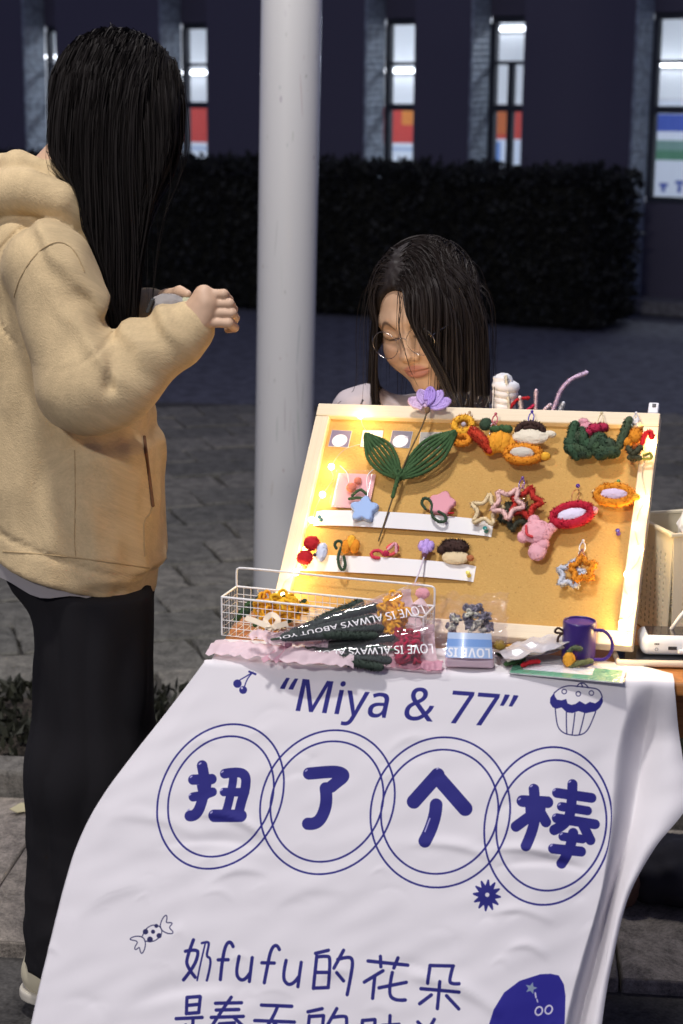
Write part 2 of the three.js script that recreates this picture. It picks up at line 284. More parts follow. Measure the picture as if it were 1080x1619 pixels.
  for (const [px, py, len, lab] of [[300, 115, 1.3, 'first'], [635, 112, 1.3, 'second'], [800, 46, 1.0, 'third'], [1075, 102, 1.6, 'fourth'], [83, 90, 1.2, 'fifth']]) {
    const [x, y] = bpos(px, py), t = thing('tube_light', ['white tube light on the room wall seen past the standing person', 'white tube light on the room wall right of the white pole', 'white tube light high on the wall in the window with a mullion', 'long white tube light in the wide window beyond the hedge end', 'white tube light in the sliver of window behind the dark hair'][kk++], 'tube light', 'tube lights on the room wall');
    part('housing', box(len, .05, .03, 0, 0, .015), std(.7, .7, .7, .5), t);
    part('tube', new THREE.CylinderGeometry(.018, .018, len - .06, 10).rotateZ(Math.PI / 2).translate(0, 0, .05), tubeM, t);
    hang(t, x, y, -.2 - D);
    const a = new THREE.RectAreaLight(0xeaf1ff, 25, len, .06), q = A0.clone().addScaledVector(BD, x).addScaledVector(BN, -.2 - D + .08); a.position.set(q.x, y, q.z); a.lookAt(q.x + BN.x, y, q.z + BN.z); scene.add(a);
  }
  for (const x of [lerp(x0, x1, .2), lerp(x0, x1, .5), lerp(x0, x1, .82)]) { // unseen ceiling panels, placed to light the room
    const t = thing('unseen_ceiling_light', 'unseen white light panel on the ceiling placed to light the room', 'ceiling light', 'unseen ceiling lights of the lit room');
    part('frame', box(1.3, .03, .66, 0, 0, 0), std(.7, .7, .7, .5), t); part('diffuser', box(1.2, .012, .58, 0, -.02, 0), tubeM, t);
    hang(t, x, ch - .016, -.2 - D * .5);
    const a = new THREE.RectAreaLight(0xe8f0ff, ROOM, 1.2, .58); a.position.copy(t.position); a.position.y -= .04; a.rotation.set(-Math.PI / 2, 0, G.rotation.y); scene.add(a);
  }
  const board = (name, label, px0, py0, px1, py1, draw, cat) => {
    const [ax, ay] = bpos(px0, py0), [bx_, by] = bpos(px1, py1), w = bx_ - ax, h = ay - by, t = thing(name, label, cat);
    part('backing', box(w + .04, h + .04, .02, 0, 0, .01), std(.6, .6, .62, .6), t);
    part('print', new THREE.PlaneGeometry(w, h).translate(0, 0, .023), new THREE.MeshStandardMaterial({ map: canvasTex(256, 256, draw), roughness: .7 }), t);
    hang(t, (ax + bx_) / 2, (ay + by) / 2, -.2 - D);
  };
  const redBoard = (c, w, h) => { c.fillStyle = '#c9463f'; c.fillRect(0, 0, w, h * .5); c.fillStyle = '#d7843c'; c.fillRect(w * .55, 0, w * .2, h * .25); c.fillStyle = '#dfe6ef'; c.fillRect(0, h * .5, w, h * .5); c.fillStyle = '#a9bcd8'; c.fillRect(0, h * .56, w, h * .05); c.fillStyle = '#c8b59c'; c.fillRect(w * .1, h * .86, w * .3, h * .1); };
  board('notice_board', 'red and white notice board in the narrow window beside the dark hair', 285, 168, 420, 285, redBoard, 'notice board');
  board('notice_board', 'red topped notice board in the window right of the white pole', 560, 168, 700, 285, redBoard, 'notice board');
  board('notice_board', 'orange and red notice board in the window with the dark mullion', 730, 165, 870, 285, (c, w, h) => { c.fillStyle = '#c7473c'; c.fillRect(0, 0, w, h * .46); c.fillStyle = '#c66a3a'; c.fillRect(0, 0, w * .52, h * .4); c.fillStyle = '#dbe4f2'; c.fillRect(0, h * .46, w, h * .54); c.fillStyle = '#6f93cf'; c.fillRect(w * .3, h * .5, w * .16, h * .5); }, 'notice board');
  board('wall_poster', 'white poster with blue bar and green picture in the wide right window', 1010, 158, 1200, 322, (c, w, h) => {
    c.fillStyle = '#d5dae4'; c.fillRect(0, 0, w, h); c.fillStyle = '#3e55a8'; c.fillRect(0, h * .14, w, h * .17); c.fillStyle = '#6f8f86'; c.fillRect(w * .08, h * .4, w * .84, h * .2); c.fillStyle = '#4c7d62'; c.fillRect(w * .1, h * .5, w * .8, h * .09);
    c.fillStyle = '#3a4c98'; for (let i = 0; i < 7; i++) { c.fillRect(w * (.08 + i * .13), h * (.8 + .03 * (i % 2)), w * .07, h * .035); c.fillRect(w * (.1 + i * .13), h * .84, w * .03, h * .08); }
  }, 'poster');
}
{ // clipped hedge in front of the building
  const hN = 26000, lg = new THREE.BufferGeometry();
  lg.setAttribute('position', new THREE.Float32BufferAttribute([0, 0, 0, .016, .02, .004, 0, .05, 0, -.016, .02, .004], 3)); lg.setIndex([0, 1, 2, 0, 2, 3]); lg.computeVertexNormals();
  const E1 = onY(950, 524, 0), E0 = V(-4.2, 0, E1.z - (E1.x + 4.2) * .46), d = E1.clone().sub(E0), Ln = d.length(); d.normalize(); const nn = V(-d.z, 0, d.x);
  const g = thing('hedge', 'long dark clipped hedge in front of the building', 'hedge');
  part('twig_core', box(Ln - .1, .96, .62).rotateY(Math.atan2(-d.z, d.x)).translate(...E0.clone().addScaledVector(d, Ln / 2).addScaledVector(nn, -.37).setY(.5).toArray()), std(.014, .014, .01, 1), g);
  const im = new THREE.InstancedMesh(lg, std(1, 1, 1, .75), hN), m = new THREE.Matrix4(), q = new THREE.Quaternion(), c = new THREE.Color();
  for (let i = 0; i < hN; i++) {
    const s = rnd() * Ln, face = rnd(), bump = .05 * n2(s * 2.2, face * 3); let y, o;
    if (face < .55) { y = rr(.02, 1.05); o = rr(-.06, .05) + bump; } else if (face < .93) { y = 1.03 + rr(-.05, .05) + bump + (rnd() < .04 ? rr(0, .06) : 0); o = -rr(0, .75); } else { y = rr(.02, 1.05); o = -rr(0, .75); }
    const p = E0.clone().addScaledVector(d, face >= .93 ? Ln + rr(-.05, .05) : s).addScaledVector(nn, o - 0); p.y = y;
    q.setFromEuler(new THREE.Euler(rr(-1.5, 1.5), rr(0, 6.3), rr(-1.5, 1.5))); m.compose(p, q, V(1, 1, 1).multiplyScalar(rr(.7, 1.5))); im.setMatrixAt(i, m); const k = rr(.4, 1.3); im.setColorAt(i, c.setRGB(.012 * k, .013 * k, .01 * k));
  }
  im.name = 'foliage'; im.userData = { kind: 'stuff' }; shade(im); g.add(im);
}
{ // white steel pole
  const g = thing('pole', 'thick white painted steel pole standing behind the stall', 'pole');
  const z = -4.9, b = onZ(446, 900, z), t = onZ(461, 5, z); const dir = t.clone().sub(b).normalize(), foot = b.clone().addScaledVector(dir, -(b.y) / dir.y), headp = foot.clone().addScaledVector(dir, 4.0);
  const q = new THREE.Quaternion().setFromUnitVectors(V(0, 1, 0), dir), r = .0845;
  const pg = new THREE.CylinderGeometry(r, r, 4.0, 48, 1).translate(0, 2.0, 0).applyQuaternion(q).translate(...foot.toArray());
  part('shaft', pg, phys(.7, .7, .69, .36, { clearcoat: .7, clearcoatRoughness: .12, map: canvasTex(512, 2048, (c, w, h) => { c.fillStyle = '#f4f3f1'; c.fillRect(0, 0, w, h); for (let i = 0; i < 420; i++) { const k = rnd(); c.fillStyle = `rgba(${110 + rnd() * 60 | 0},${105 + rnd() * 55 | 0},${95 + rnd() * 50 | 0},${rr(.05, .3)})`; c.beginPath(); const x = rnd() * w, y = rnd() * h; k < .7 ? c.ellipse(x, y, rr(1, 5), rr(1, 4), rnd() * 3, 0, 6.3) : c.ellipse(x, y, rr(.7, 1.6), rr(6, 34), rr(-.15, .15), 0, 6.3); c.fill(); } }) }), g);
  part('cap', new THREE.SphereGeometry(r * 1.02, 24, 10, 0, 6.2832, 0, 1.571).translate(...headp.toArray()), std(.6, .6, .6, .5), g);
  const lx = headp.x - .1, ly = 3.5, lz = headp.z + .7;  // out-of-view lamp on the pole, placed to light the paving and hair crowns
  part('arm', tube([[headp.x, 3.85, headp.z], [lerp(headp.x, lx, .4), 3.8, lerp(headp.z, lz, .4)], [lx, ly + .08, lz]], .03, 24, 10), std(.6, .6, .6, .5), g);
  part('unseen_lamp_head', rbox(.3, .07, .62, .02, lx, ly + .045, lz), std(.6, .6, .6, .5), g); part('unseen_lamp_panel', new THREE.PlaneGeometry(.22, .5).rotateX(Math.PI / 2).translate(lx, ly + .006, lz), new THREE.MeshStandardMaterial({ color: 0xffffff, emissive: 0xfffaf7, emissiveIntensity: 30 }), g);
  const al = new THREE.RectAreaLight(0xfffaf7, LAMP3, .22, .5); al.position.set(lx, ly - .001, lz); al.rotation.x = -Math.PI / 2; scene.add(al);
  settle(g);
}
// ---------------------------------------------------------------- table
const TY = .712, FL = onY(335, 1045, TY), FR = onY(1066, 1078, TY), TE = FR.clone().sub(FL).normalize(), TN = V(-TE.z, 0, TE.x), TW = FR.distanceTo(FL);
const tp = (a, b, y = TY) => FL.clone().addScaledVector(TE, a).addScaledVector(TN, b).setY(y); // a along the front edge, b out of it
const turnT = Math.atan2(-TE.z, TE.x);
const woodTex = canvasTex(512, 512, (c, w, h) => { c.fillStyle = '#b5793f'; c.fillRect(0, 0, w, h); for (let i = 0; i < 260; i++) { const y = rnd() * h; c.strokeStyle = `rgba(${70 + rnd() * 60 | 0},${35 + rnd() * 30 | 0},15,${.05 + rnd() * .14})`; c.lineWidth = .5 + rnd() * 2; c.beginPath(); c.moveTo(0, y); c.bezierCurveTo(w * .3, y + rr(-6, 6), w * .6, y + rr(-6, 6), w, y); c.stroke(); } });
{
  const g = thing('folding_table', 'small wooden folding table under the white printed banner', 'table');
  const m = std(1, 1, 1, .45, { map: rep(woodTex, 1.6, 1.6) }), legM = std(.16, .16, .17, .4, { metalness: .7 });
  const D = .3;
  const put = (geo, a, b, y) => geo.rotateY(turnT).translate(...tp(a, b, y).toArray());
  part('tabletop', put(uvBox(rbox(TW + .29, .022, D, .006), 1), TW / 2 + .142, -D / 2, TY - .012), m, g);
  part('apron', put(uvBox(box(TW + .24, .075, .016), 1), TW / 2 + .142, -.048, TY - .061), m, g); part('apron', put(uvBox(box(TW + .24, .075, .016), 1), TW / 2 + .142, -D + .04, TY - .061), m, g);
  for (const [a, b] of [[.04, -.05], [TW + .22, -.05], [.04, -D + .05], [TW + .22, -D + .05]]) part('leg', rod(tp(a, b, .001), tp(a, b, TY - .025), .011, 10), legM, g);
  part('stretcher', rod(tp(.04, -.05, .25), tp(.04, -D + .05, .25), .007), legM, g); part('stretcher', rod(tp(TW + .22, -.05, .25), tp(TW + .22, -D + .05, .25), .007), legM, g);
  settle(g);
}
// ---------------------------------------------------------------- printed banner
const HANG = 25 * Math.PI / 180, BDIR = TN.clone().multiplyScalar(Math.sin(HANG)).add(V(0, -Math.cos(HANG), 0)), BNOR = TN.clone().multiplyScalar(Math.cos(HANG)).add(V(0, Math.sin(HANG), 0));
const cloth0 = tp(0, .004, TY + .006);
const clothAT = (px, py) => { const p = onPlane(px, py, cloth0, BNOR).sub(cloth0); return [p.dot(TE), p.dot(BDIR)]; }; // metres along the cloth and down it
{
  const A_MIN = -.32, A_MAX = .78, T_MIN = -.12, T_MAX = .72, CW = 2048, CH = Math.round(CW * (T_MAX - T_MIN) / (A_MAX - A_MIN));
  const S = CW / (A_MAX - A_MIN), PX = S / 1180; // canvas pixels per metre, and per pixel of the artwork drawing
  const art = (x, y) => { const [a, t] = clothAT(x, y); return [(a - A_MIN) * S, (t - T_MIN) * S]; };
  const tex = canvasTex(CW, CH, (c) => {
    const INK = '#1d1c80', DARK = '#1b1b7a';
    c.fillStyle = '#f5f3f4'; c.fillRect(0, 0, CW, CH);
    c.lineCap = 'round'; c.lineJoin = 'round';
    const trace = (pts, smooth) => { const q = pts.map(p => art(p[0], p[1])); c.beginPath(); c.moveTo(...q[0]); if (smooth && q.length > 2) { for (let i = 1; i < q.length - 1; i++) { const e = i === q.length - 2 ? q[i + 1] : [(q[i][0] + q[i + 1][0]) / 2, (q[i][1] + q[i + 1][1]) / 2]; c.quadraticCurveTo(...q[i], ...e); } } else q.slice(1).forEach(p => c.lineTo(...p)); };
    const line = (w, pts, color = INK, smooth = true) => { c.strokeStyle = color; c.lineWidth = w * PX; trace(pts, smooth); c.stroke(); };
    const fill = (pts, color = INK) => { c.fillStyle = color; trace(pts, false); c.closePath(); c.fill(); };
    const ring = (cx, cy, rx, ry, sk, w, color = INK) => { const p = []; for (let i = 0; i <= 90; i++) { const a = i / 90 * 6.2832; p.push([cx + rx * Math.cos(a) + sk * Math.sin(a), cy - ry * Math.sin(a)]); } line(w, p, color, false); };
    const dot = (x, y, r, color = INK) => { const p = []; for (let i = 0; i < 24; i++) p.push([x + r * Math.cos(i / 24 * 6.2832), y + r * Math.sin(i / 24 * 6.2832)]); fill(p, color); };
    const from = (ox, oy, s) => (arr) => arr.map(([x, y]) => [ox + x / s, oy + y / s]);
    // interlaced double rings
    for (const r of [[350, 1260, 98, 114, 20], [350.5, 1260, 82, 95, 16], [518.5, 1269, 105.5, 113.5, 13], [517.7, 1268, 88.5, 95, 11], [696.5, 1285, 110, 118.5, 6], [695.5, 1284, 92.3, 98, 6], [867, 1306.5, 101, 124.5, 8], [872, 1305.5, 87, 103, 7]]) ring(...r, 3.1);
    // title line
    { const o = art(437, 1111), ex = art(811, 1140), up = art(448, 1068); c.save(); const txt = '“Miya & 77”'; c.font = '100px sans-serif'; const tw = c.measureText(txt).width; const o2 = art(436, 1122);
      c.transform((ex[0] - o[0]) / tw, (ex[1] - o[1]) / tw, -(up[0] - o2[0]) / 78, -(up[1] - o2[1]) / 78, o2[0], o2[1]); c.fillStyle = INK; c.fillText(txt, 0, 0); c.lineWidth = 1.2; c.strokeStyle = INK; c.strokeText(txt, 0, 0); c.restore(); }
    // the four rounded characters
    let f = from(280, 1190, 7.714); const bold = (w, p) => { line(w + 1.2, f(p), DARK); line(w - 1.4, f(p), INK); };
    const shine = (x, y) => { const [p] = f([[x, y]]); line(2.4, [[p[0] - 1.2, p[1] + .8], [p[0] + 1.2, p[1] - 1]], '#b9b6e2', false); };
    for (const [w, p] of [[16, [[205, 335], [430, 328]]], [17, [[315, 165], [345, 300], [340, 480], [290, 690], [215, 780], [165, 775]]], [14, [[205, 545], [330, 530], [440, 485]]], [15, [[590, 262], [740, 235], [855, 280], [845, 450], [780, 640], [755, 770]]], [13, [[695, 300], [680, 480], [600, 750]]], [13, [[580, 485], [840, 490]]], [19.5, [[465, 775], [785, 775]]]]) bold(w, p);
    fill(f([[250, 400], [430, 380], [400, 560], [290, 640]]), INK);
    [[290, 140], [180, 300], [165, 520], [145, 705], [560, 240], [550, 460], [430, 735]].forEach(p => shine(...p));
    f = from(460, 1190, 7.714);
    bold(19, [[228, 262], [450, 240], [600, 240], [665, 290], [560, 370], [500, 420]]); bold(19, [[430, 440], [450, 580], [400, 770], [310, 880], [215, 872]]); shine(195, 225);
    f = from(630, 1200, 7.714);
    bold(22, [[480, 200], [190, 525]]); bold(23, [[500, 250], [815, 610]]); bold(20, [[462, 565], [455, 760], [325, 1005]]); line(2.2, f([[385, 730], [325, 890]]), '#b9b6e2'); shine(480, 122);
    f = from(800, 1220, 6.353);
    for (const [w, p] of [[18, [[165, 300], [415, 312]]], [16, [[280, 180], [300, 400], [270, 600], [200, 750]]], [16, [[270, 430], [100, 555]]], [16, [[330, 390], [400, 510]]], [15, [[512, 218], [860, 265]]], [13.5, [[556, 355], [820, 395]]], [15, [[510, 472], [895, 530]]], [15.5, [[668, 130], [660, 400], [600, 530], [485, 590]]], [15, [[775, 540], [850, 690]]], [13, [[570, 655], [770, 680]]], [15, [[472, 777], [755, 805]]], [15.5, [[675, 620], [650, 800], [558, 925]]]]) bold(w, p);
    fill(f([[190, 300], [400, 300], [390, 500], [200, 480]]), INK);
    [[255, 150], [135, 280], [640, 105], [485, 190], [535, 335], [485, 445], [555, 630], [455, 745]].forEach(p => shine(...p));
    // handwritten lines
    const W2 = 5.6; f = from(280, 1480, 4.909); const hand = (...ps) => ps.forEach(p => line(W2, f(p), DARK)); const thin = (...ps) => ps.forEach(p => line(2.8, f(p), DARK));
    hand([[135, 30], [80, 170], [85, 240], [145, 320]], [[72, 118], [165, 98], [172, 150], [130, 250], [55, 340]]); thin([[225, 62], [185, 230], [160, 345]]); line(4, f([[200, 55], [250, 40], [255, 70], [232, 160], [268, 168], [262, 250], [235, 345]]), DARK);
    hand([[440, 82], [425, 40], [385, 60], [355, 190], [340, 338]], [[325, 185], [402, 184]], [[487, 158], [458, 280], [490, 345], [540, 335], [568, 290]], [[588, 168], [565, 352]], [[798, 105], [780, 62], [735, 95], [705, 230], [682, 362]], [[662, 208], [758, 210]], [[850, 190], [822, 310], [855, 378], [910, 370], [945, 320]], [[967, 205], [942, 392]]);
    hand([[85, 475], [80, 600]], [[85, 475], [185, 468]], [[188, 472], [176, 592]], [[80, 600], [176, 592]], [[84, 537], [180, 528]], [[0, 640], [202, 630]], [[132, 640], [124, 790]], [[130, 700], [185, 698]], [[75, 690], [30, 800]], [[60, 760], [130, 800], [215, 800]]);
    hand([[305, 521], [505, 517]], [[310, 573], [485, 569]], [[272, 630], [520, 622]], [[425, 475], [350, 580], [262, 720]], [[450, 632], [545, 725]], [[335, 680], [450, 672]], [[335, 680], [330, 800]], [[450, 672], [448, 798]], [[335, 740], [448, 735]], [[330, 800], [448, 796]]);
    hand([[660, 535], [895, 545]], [[608, 655], [915, 666]], [[785, 542], [745, 660], [620, 810]], [[755, 670], [900, 815]]);
    f = from(480, 1490, 4.1538);
    hand([[82, 72], [166, 52]], [[90, 90], [68, 302]], [[90, 96], [150, 88], [186, 100], [165, 295]], [[68, 300], [166, 296]], [[82, 197], [172, 196]], [[266, 52], [204, 168]], [[228, 112], [290, 92], [330, 110], [315, 220], [290, 342]], [[222, 198], [266, 252]]);
    hand([[426, 122], [686, 150]], [[507, 92], [510, 160]], [[622, 102], [595, 168]], [[524, 186], [402, 260]], [[470, 225], [456, 366]], [[585, 198], [555, 330], [600, 384], [670, 378]], [[498, 298], [676, 262]]);
    hand([[832, 152], [816, 268]], [[832, 152], [985, 155]], [[982, 158], [955, 250], [975, 274], [1022, 270]], [[772, 304], [1022, 326]], [[896, 258], [880, 434]], [[840, 345], [764, 402]], [[940, 350], [1020, 436]]);
    hand([[33, 455], [126, 434]], [[42, 482], [20, 690]], [[42, 486], [135, 480]], [[135, 482], [115, 690]], [[30, 590], [125, 588]], [[20, 690], [115, 690]], [[222, 434], [162, 540]], [[190, 492], [270, 478], [295, 500], [270, 720]]);
    hand([[390, 512], [380, 650]], [[390, 512], [470, 506]], [[472, 508], [462, 640]], [[380, 650], [462, 645]], [[570, 480], [560, 760]], [[520, 545], [630, 538]], [[500, 600], [650, 592]], [[752, 522], [790, 560]], [[860, 505], [835, 550]], [[830, 560], [1000, 570]]);
    // cherries
    dot(376.5, 1082, 6.6); dot(385.5, 1092, 6.2); dot(383.5, 1089, 1.8, '#cfcbe6'); line(2, [[379, 1077], [401, 1064]]); line(2, [[388, 1086], [391, 1073], [401, 1064]]); line(3.4, [[395, 1063], [405, 1067]]);
    // small sun flower
    { const p = []; for (let i = 0; i < 24; i++) { const a = i / 24 * 6.2832 + .1, r = i % 2 ? 11.5 : 22; p.push([770 + r * .95 * Math.cos(a), 1416 + r * 1.08 * Math.sin(a)]); } line(3, [...p, p[0]], INK, false); fill(p); dot(770.5, 1415, 3.4, '#f1eef1'); }
    // wrapped sweet
    f = from(190, 1430, 9.818); const sw = (p) => line(1.7, f(p), '#2a2a5e');
    sw([[360, 490], [400, 400], [470, 335], [560, 315], [640, 350], [670, 420], [640, 500], [560, 565], [480, 582], [400, 570]]);
    sw([[400, 575], [395, 540], [350, 500], [260, 490], [180, 520], [160, 550], [300, 570], [240, 660], [240, 700], [270, 700], [315, 655], [325, 740], [355, 770], [400, 690], [410, 590], [400, 575]]);
    sw([[635, 330], [650, 260], [700, 180], [735, 165], [745, 220], [722, 290], [800, 280], [830, 300], [765, 360], [840, 420], [835, 455], [760, 455], [680, 420], [640, 370], [635, 330]]);
    for (const [x, y, r] of [[408, 425, 42], [525, 425, 32], [620, 485, 40], [478, 545, 45], [575, 335, 30]]) { const [q] = f([[x, y]]); dot(q[0], q[1], r / 9.818, '#20205a'); }
    // cupcake
    f = from(850, 1070, 9);
    fill(f([[235, 235], [180, 310], [175, 380], [210, 440], [260, 465], [340, 445], [410, 515], [490, 525], [580, 495], [680, 525], [760, 510], [830, 495], [890, 440], [930, 360], [915, 285], [870, 350], [820, 385], [740, 365], [680, 400], [595, 355], [540, 395], [480, 410], [425, 390], [405, 325], [340, 345], [275, 335], [245, 290]]));
    const cu = (p) => line(1.9, f(p), '#2b2a6c');
    cu([[235, 240], [310, 170], [440, 132], [600, 150], [730, 165], [850, 178], [905, 240], [918, 300]]); cu([[250, 460], [262, 600], [285, 720], [340, 790], [420, 828], [540, 842], [640, 825], [710, 770], [770, 650], [825, 505]]);
    cu([[408, 515], [405, 660], [415, 825]]); cu([[530, 520], [515, 680], [490, 838]]); cu([[668, 525], [635, 680], [592, 830]]); cu([[560, 150], [575, 110], [640, 95], [690, 120], [720, 165]]); cu([[620, 105], [640, 155]]);
    for (const [x, y] of [[377, 220], [577, 252], [763, 240]]) { const [q] = f([[x, y]]); ring(q[0], q[1], 3.6, 3.6, 0, 1.6, '#33326e'); }
    // blue disc with a shooting star
    f = from(740, 1380, 4.909); fill(f([[150, 1260], [165, 1170], [200, 1060], [280, 930], [400, 840], [560, 790], [640, 786], [705, 800], [745, 870], [758, 960], [752, 1170], [700, 1400], [450, 1520], [220, 1420]]), '#1f1a92');
    { const p = []; for (let i = 0; i < 10; i++) { const a = i / 10 * 6.2832 - 1.3, r = i % 2 ? 22 : 50; p.push([490 + r * Math.cos(a), 897 + r * Math.sin(a)]); } fill(f(p), '#8fa3b8'); } line(2.6, f([[522, 935], [528, 970]]), '#d9d9ea'); line(2.2, f([[535, 985], [541, 1005]]), '#c9c9de');
    for (const x of [550, 627]) { const [q] = f([[x, x === 550 ? 1075 : 1066]]); ring(q[0], q[1], 5.5, 6.5, 1, 2.6, '#e4e2ef'); }
  });
  tex.wrapS = tex.wrapT = THREE.ClampToEdgeWrapping;
  const edge = (list) => { const q = new THREE.SplineCurve(list.map(([x, y]) => new THREE.Vector2(...clothAT(x, y)))).getPoints(90).map(p => [p.x, p.y]); return (t) => { for (let i = 1; i < q.length; i++) if (t <= q[i][1] || i === q.length - 1) { const k = (t - q[i - 1][1]) / (q[i][1] - q[i - 1][1]); return lerp(q[i - 1][0], q[i][0], Math.max(-.5, k)); } }; };
  const left = edge([[322, 1050], [292, 1090], [256, 1136], [198, 1210], [152, 1277], [121, 1340], [101, 1405], [84, 1472], [60, 1572], [44, 1650], [30, 1750]]);
  const rf = edge([[1000, 1084], [990, 1120], [972, 1200], [966, 1290], [955, 1380], [942, 1440], [915, 1530], [893, 1619], [872, 1750]]);
  const rg = edge([[1032, 1088], [1030, 1130], [1020, 1200], [1006, 1290], [986, 1370], [966, 1440], [945, 1530], [922, 1619], [900, 1750]]);
  const re = edge([[1066, 1088], [1073, 1130], [1085, 1200], [1092, 1270], [1040, 1340], [997, 1420], [972, 1520], [955, 1619], [945, 1750]]);
  const big = [[300, 1272, 450, 1350, .012, .0042], [240, 1340, 430, 1345, .012, -.003], [300, 1290, 420, 1325, .008, .003], [640, 1335, 800, 1368, .012, .0042], [760, 1345, 930, 1372, .01, .0045], [770, 1370, 960, 1385, .012, -.004], [170, 1290, 330, 1330, .016, .003], [330, 1395, 430, 1385, .012, .003], [640, 1540, 800, 1610, .016, .006], [600, 1520, 720, 1570, .012, -.003], [770, 1445, 880, 1462, .01, .0035], [120, 1450, 250, 1400, .02, .003], [420, 1430, 560, 1410, .02, .003], [290, 1190, 350, 1180, .012, .002], [800, 1500, 870, 1520, .01, .0035], [500, 1560, 560, 1540, .012, .003], [200, 1590, 400, 1560, .02, -.004], [610, 1190, 690, 1172, .012, .002]].map(([x0, y0, x1, y1, w0, amp]) => [...clothAT(x0, y0), ...clothAT(x1, y1), w0 * .46, amp * .9]);
  const small = [...Array(130)].map(() => { const a = rr(-.25, .55), t = rr(.06, .62), l = rr(.02, .07), an = rr(-.5, .7); return [a, t, a + l * Math.cos(an), t + l * Math.sin(an), rr(.003, .006), rr(-.0014, .0016)]; });
  const NR = 290, NC = 300, pos = [], uv = [], idx = [], smooth = (k, w, x) => Math.exp(-(((x - k) / w) ** 2));
  const wr = (a, t) => { // soft creases pressed into the cloth
    const m = sstep(.02, .12, t); let h = 0;
    h += m * .002 * n2(a * 3.2 + t * 1.5, t * 3.4 - a * 2) + m * .0009 * n2(a * 9, t * 19 + a * 7);
    const cr = (a0, t0, a1, t1, w, amp) => { const dx = a1 - a0, dy = t1 - t0, l2 = dx * dx + dy * dy, k = clamp(((a - a0) * dx + (t - t0) * dy) / l2, 0, 1), px = a - a0 - dx * k, py = t - t0 - dy * k + .012 * Math.sin(k * 3.1), d = Math.hypot(px, py), s = py > 0 ? 1 : .55, e = Math.sin(Math.PI * clamp(k, .03, .97)) ; return amp * e * Math.exp(-((d / w * s) ** 2)); };
    for (const c of big) h += cr(...c);
    for (const c of small) if (Math.abs(a - c[0]) < .1 && Math.abs(t - c[1]) < .1) h += cr(...c);
    return h;
  };
  const Pt = (u, t) => {
    // columns: 0 hidden hem, .06 silhouette, .80 front fold, .88 valley, 1 outer edge
    const L = left(t), f = rf(t), g = rg(t), e = re(t), roll = .014; let a, back = 0, drop = 0, A;
    if (u < .06) { const k = 1 - u / .06; a = L + .03 * k; back = .003 + .1 * k; A = L - .12 * k; }
    else if (u < .8) { const k = (u - .06) / .74; a = lerp(L, f, k); A = a; back = .003 * (1 - sstep(0, .05, k)) + .012 * sstep(.86, 1, k); }
    else if (u < .88) { const k = (u - .8) / .08; a = lerp(f, g, k); back = .012 + .062 * sstep(0, 1, k); A = f + (g - f) * k * 1.8; }
    else { const k = (u - .88) / .12; a = lerp(g, e, k); back = .074 - .03 * Math.sin(k * 2.2); A = f + (g - f) * 1.8 + (e - g) * k * 1.1; }
    const fade = sstep(0, .09, t); back *= fade;
    let P;
    if (t <= 0) { const aa = clamp(a, 0.001, TW + .002); P = tp(aa, t + .004, TY + .0035); if (u < .06) P.addScaledVector(TE, -.004).add(V(0, -.1 * (1 - u / .06), 0)); if (t < -.03 && u > .62) { const lim = -.03 - .07 * (1 - (u - .62) / .38); if (t < lim) P = tp(aa, lim + .004, TY + .0035 ); } }
    else {
      const s = Math.max(0, t - roll), bend = Math.min(1, t / roll), ang = bend * (Math.PI / 2 - HANG);
      P = tp(0, .004, TY + .0035).addScaledVector(TE, a).addScaledVector(TN, roll * .9 * Math.sin(ang) / 1).add(V(0, -roll * .9 * (1 - Math.cos(ang)), 0)).addScaledVector(BDIR, s);
      P.addScaledVector(BNOR, -back + wr(a, t) + .02 * sstep(.3, .7, t) * 0);
      if (u < .06) P.add(V(0, -.05 * (1 - u / .06) * (1 - fade), 0));
    }
    return [P, A];
  };
  for (let j = 0; j <= NR; j++) for (let i = 0; i <= NC; i++) {
    const t = lerp(-.1, T_MAX - .02, j / NR), [P, A] = Pt(i / NC, t);
    pos.push(P.x, P.y, P.z); uv.push((A - A_MIN) / (A_MAX - A_MIN), 1 - (t - T_MIN) / (T_MAX - T_MIN));
    if (i < NC && j < NR) { const k = j * (NC + 1) + i; idx.push(k, k + NC + 1, k + 1, k + 1, k + NC + 1, k + NC + 2); }
  }
  const g = new THREE.BufferGeometry(); g.setAttribute('position', new THREE.Float32BufferAttribute(pos, 3)); g.setAttribute('uv', new THREE.Float32BufferAttribute(uv, 2)); g.setIndex(idx); g.computeVertexNormals();
  const b = single('banner', g, phys(.83, .815, .825, .75, { map: tex, sheen: .2, sheenRoughness: .5, sheenColor: col(1, 1, 1), bumpMap: rep(TX.weave, 22, 18), bumpScale: .0002 }), 'white cloth banner with blue lettering and linked rings hanging from the table front', 'banner');
  settle(b);
}
// ---------------------------------------------------------------- cork board
const BW = .56, BH = .4;
const bBR = V(.426, .737, -2.367), bBL = V(-.108, .718, -2.537), bTR = V(.497, 1.034, -2.625);
const BX = bBR.clone().sub(bBL).normalize(), BY = bTR.clone().sub(bBR).addScaledVector(BX, -bTR.clone().sub(bBR).dot(BX)).normalize(), BZ = BX.clone().cross(BY);
const BQ = new THREE.Quaternion().setFromRotationMatrix(new THREE.Matrix4().makeBasis(BX, BY, BZ));
const CORK = .004; // cork face in front of the board's back plane... frame face stands at .014
const bl = (px, py, out = CORK) => { const P = bBL.clone().addScaledVector(BZ, out), p = onPlane(px, py, P, BZ).sub(P); return V(p.dot(BX), p.dot(BY), out); };
const onBoard = (g) => { g.position.copy(bBL); g.quaternion.copy(BQ); return g; };
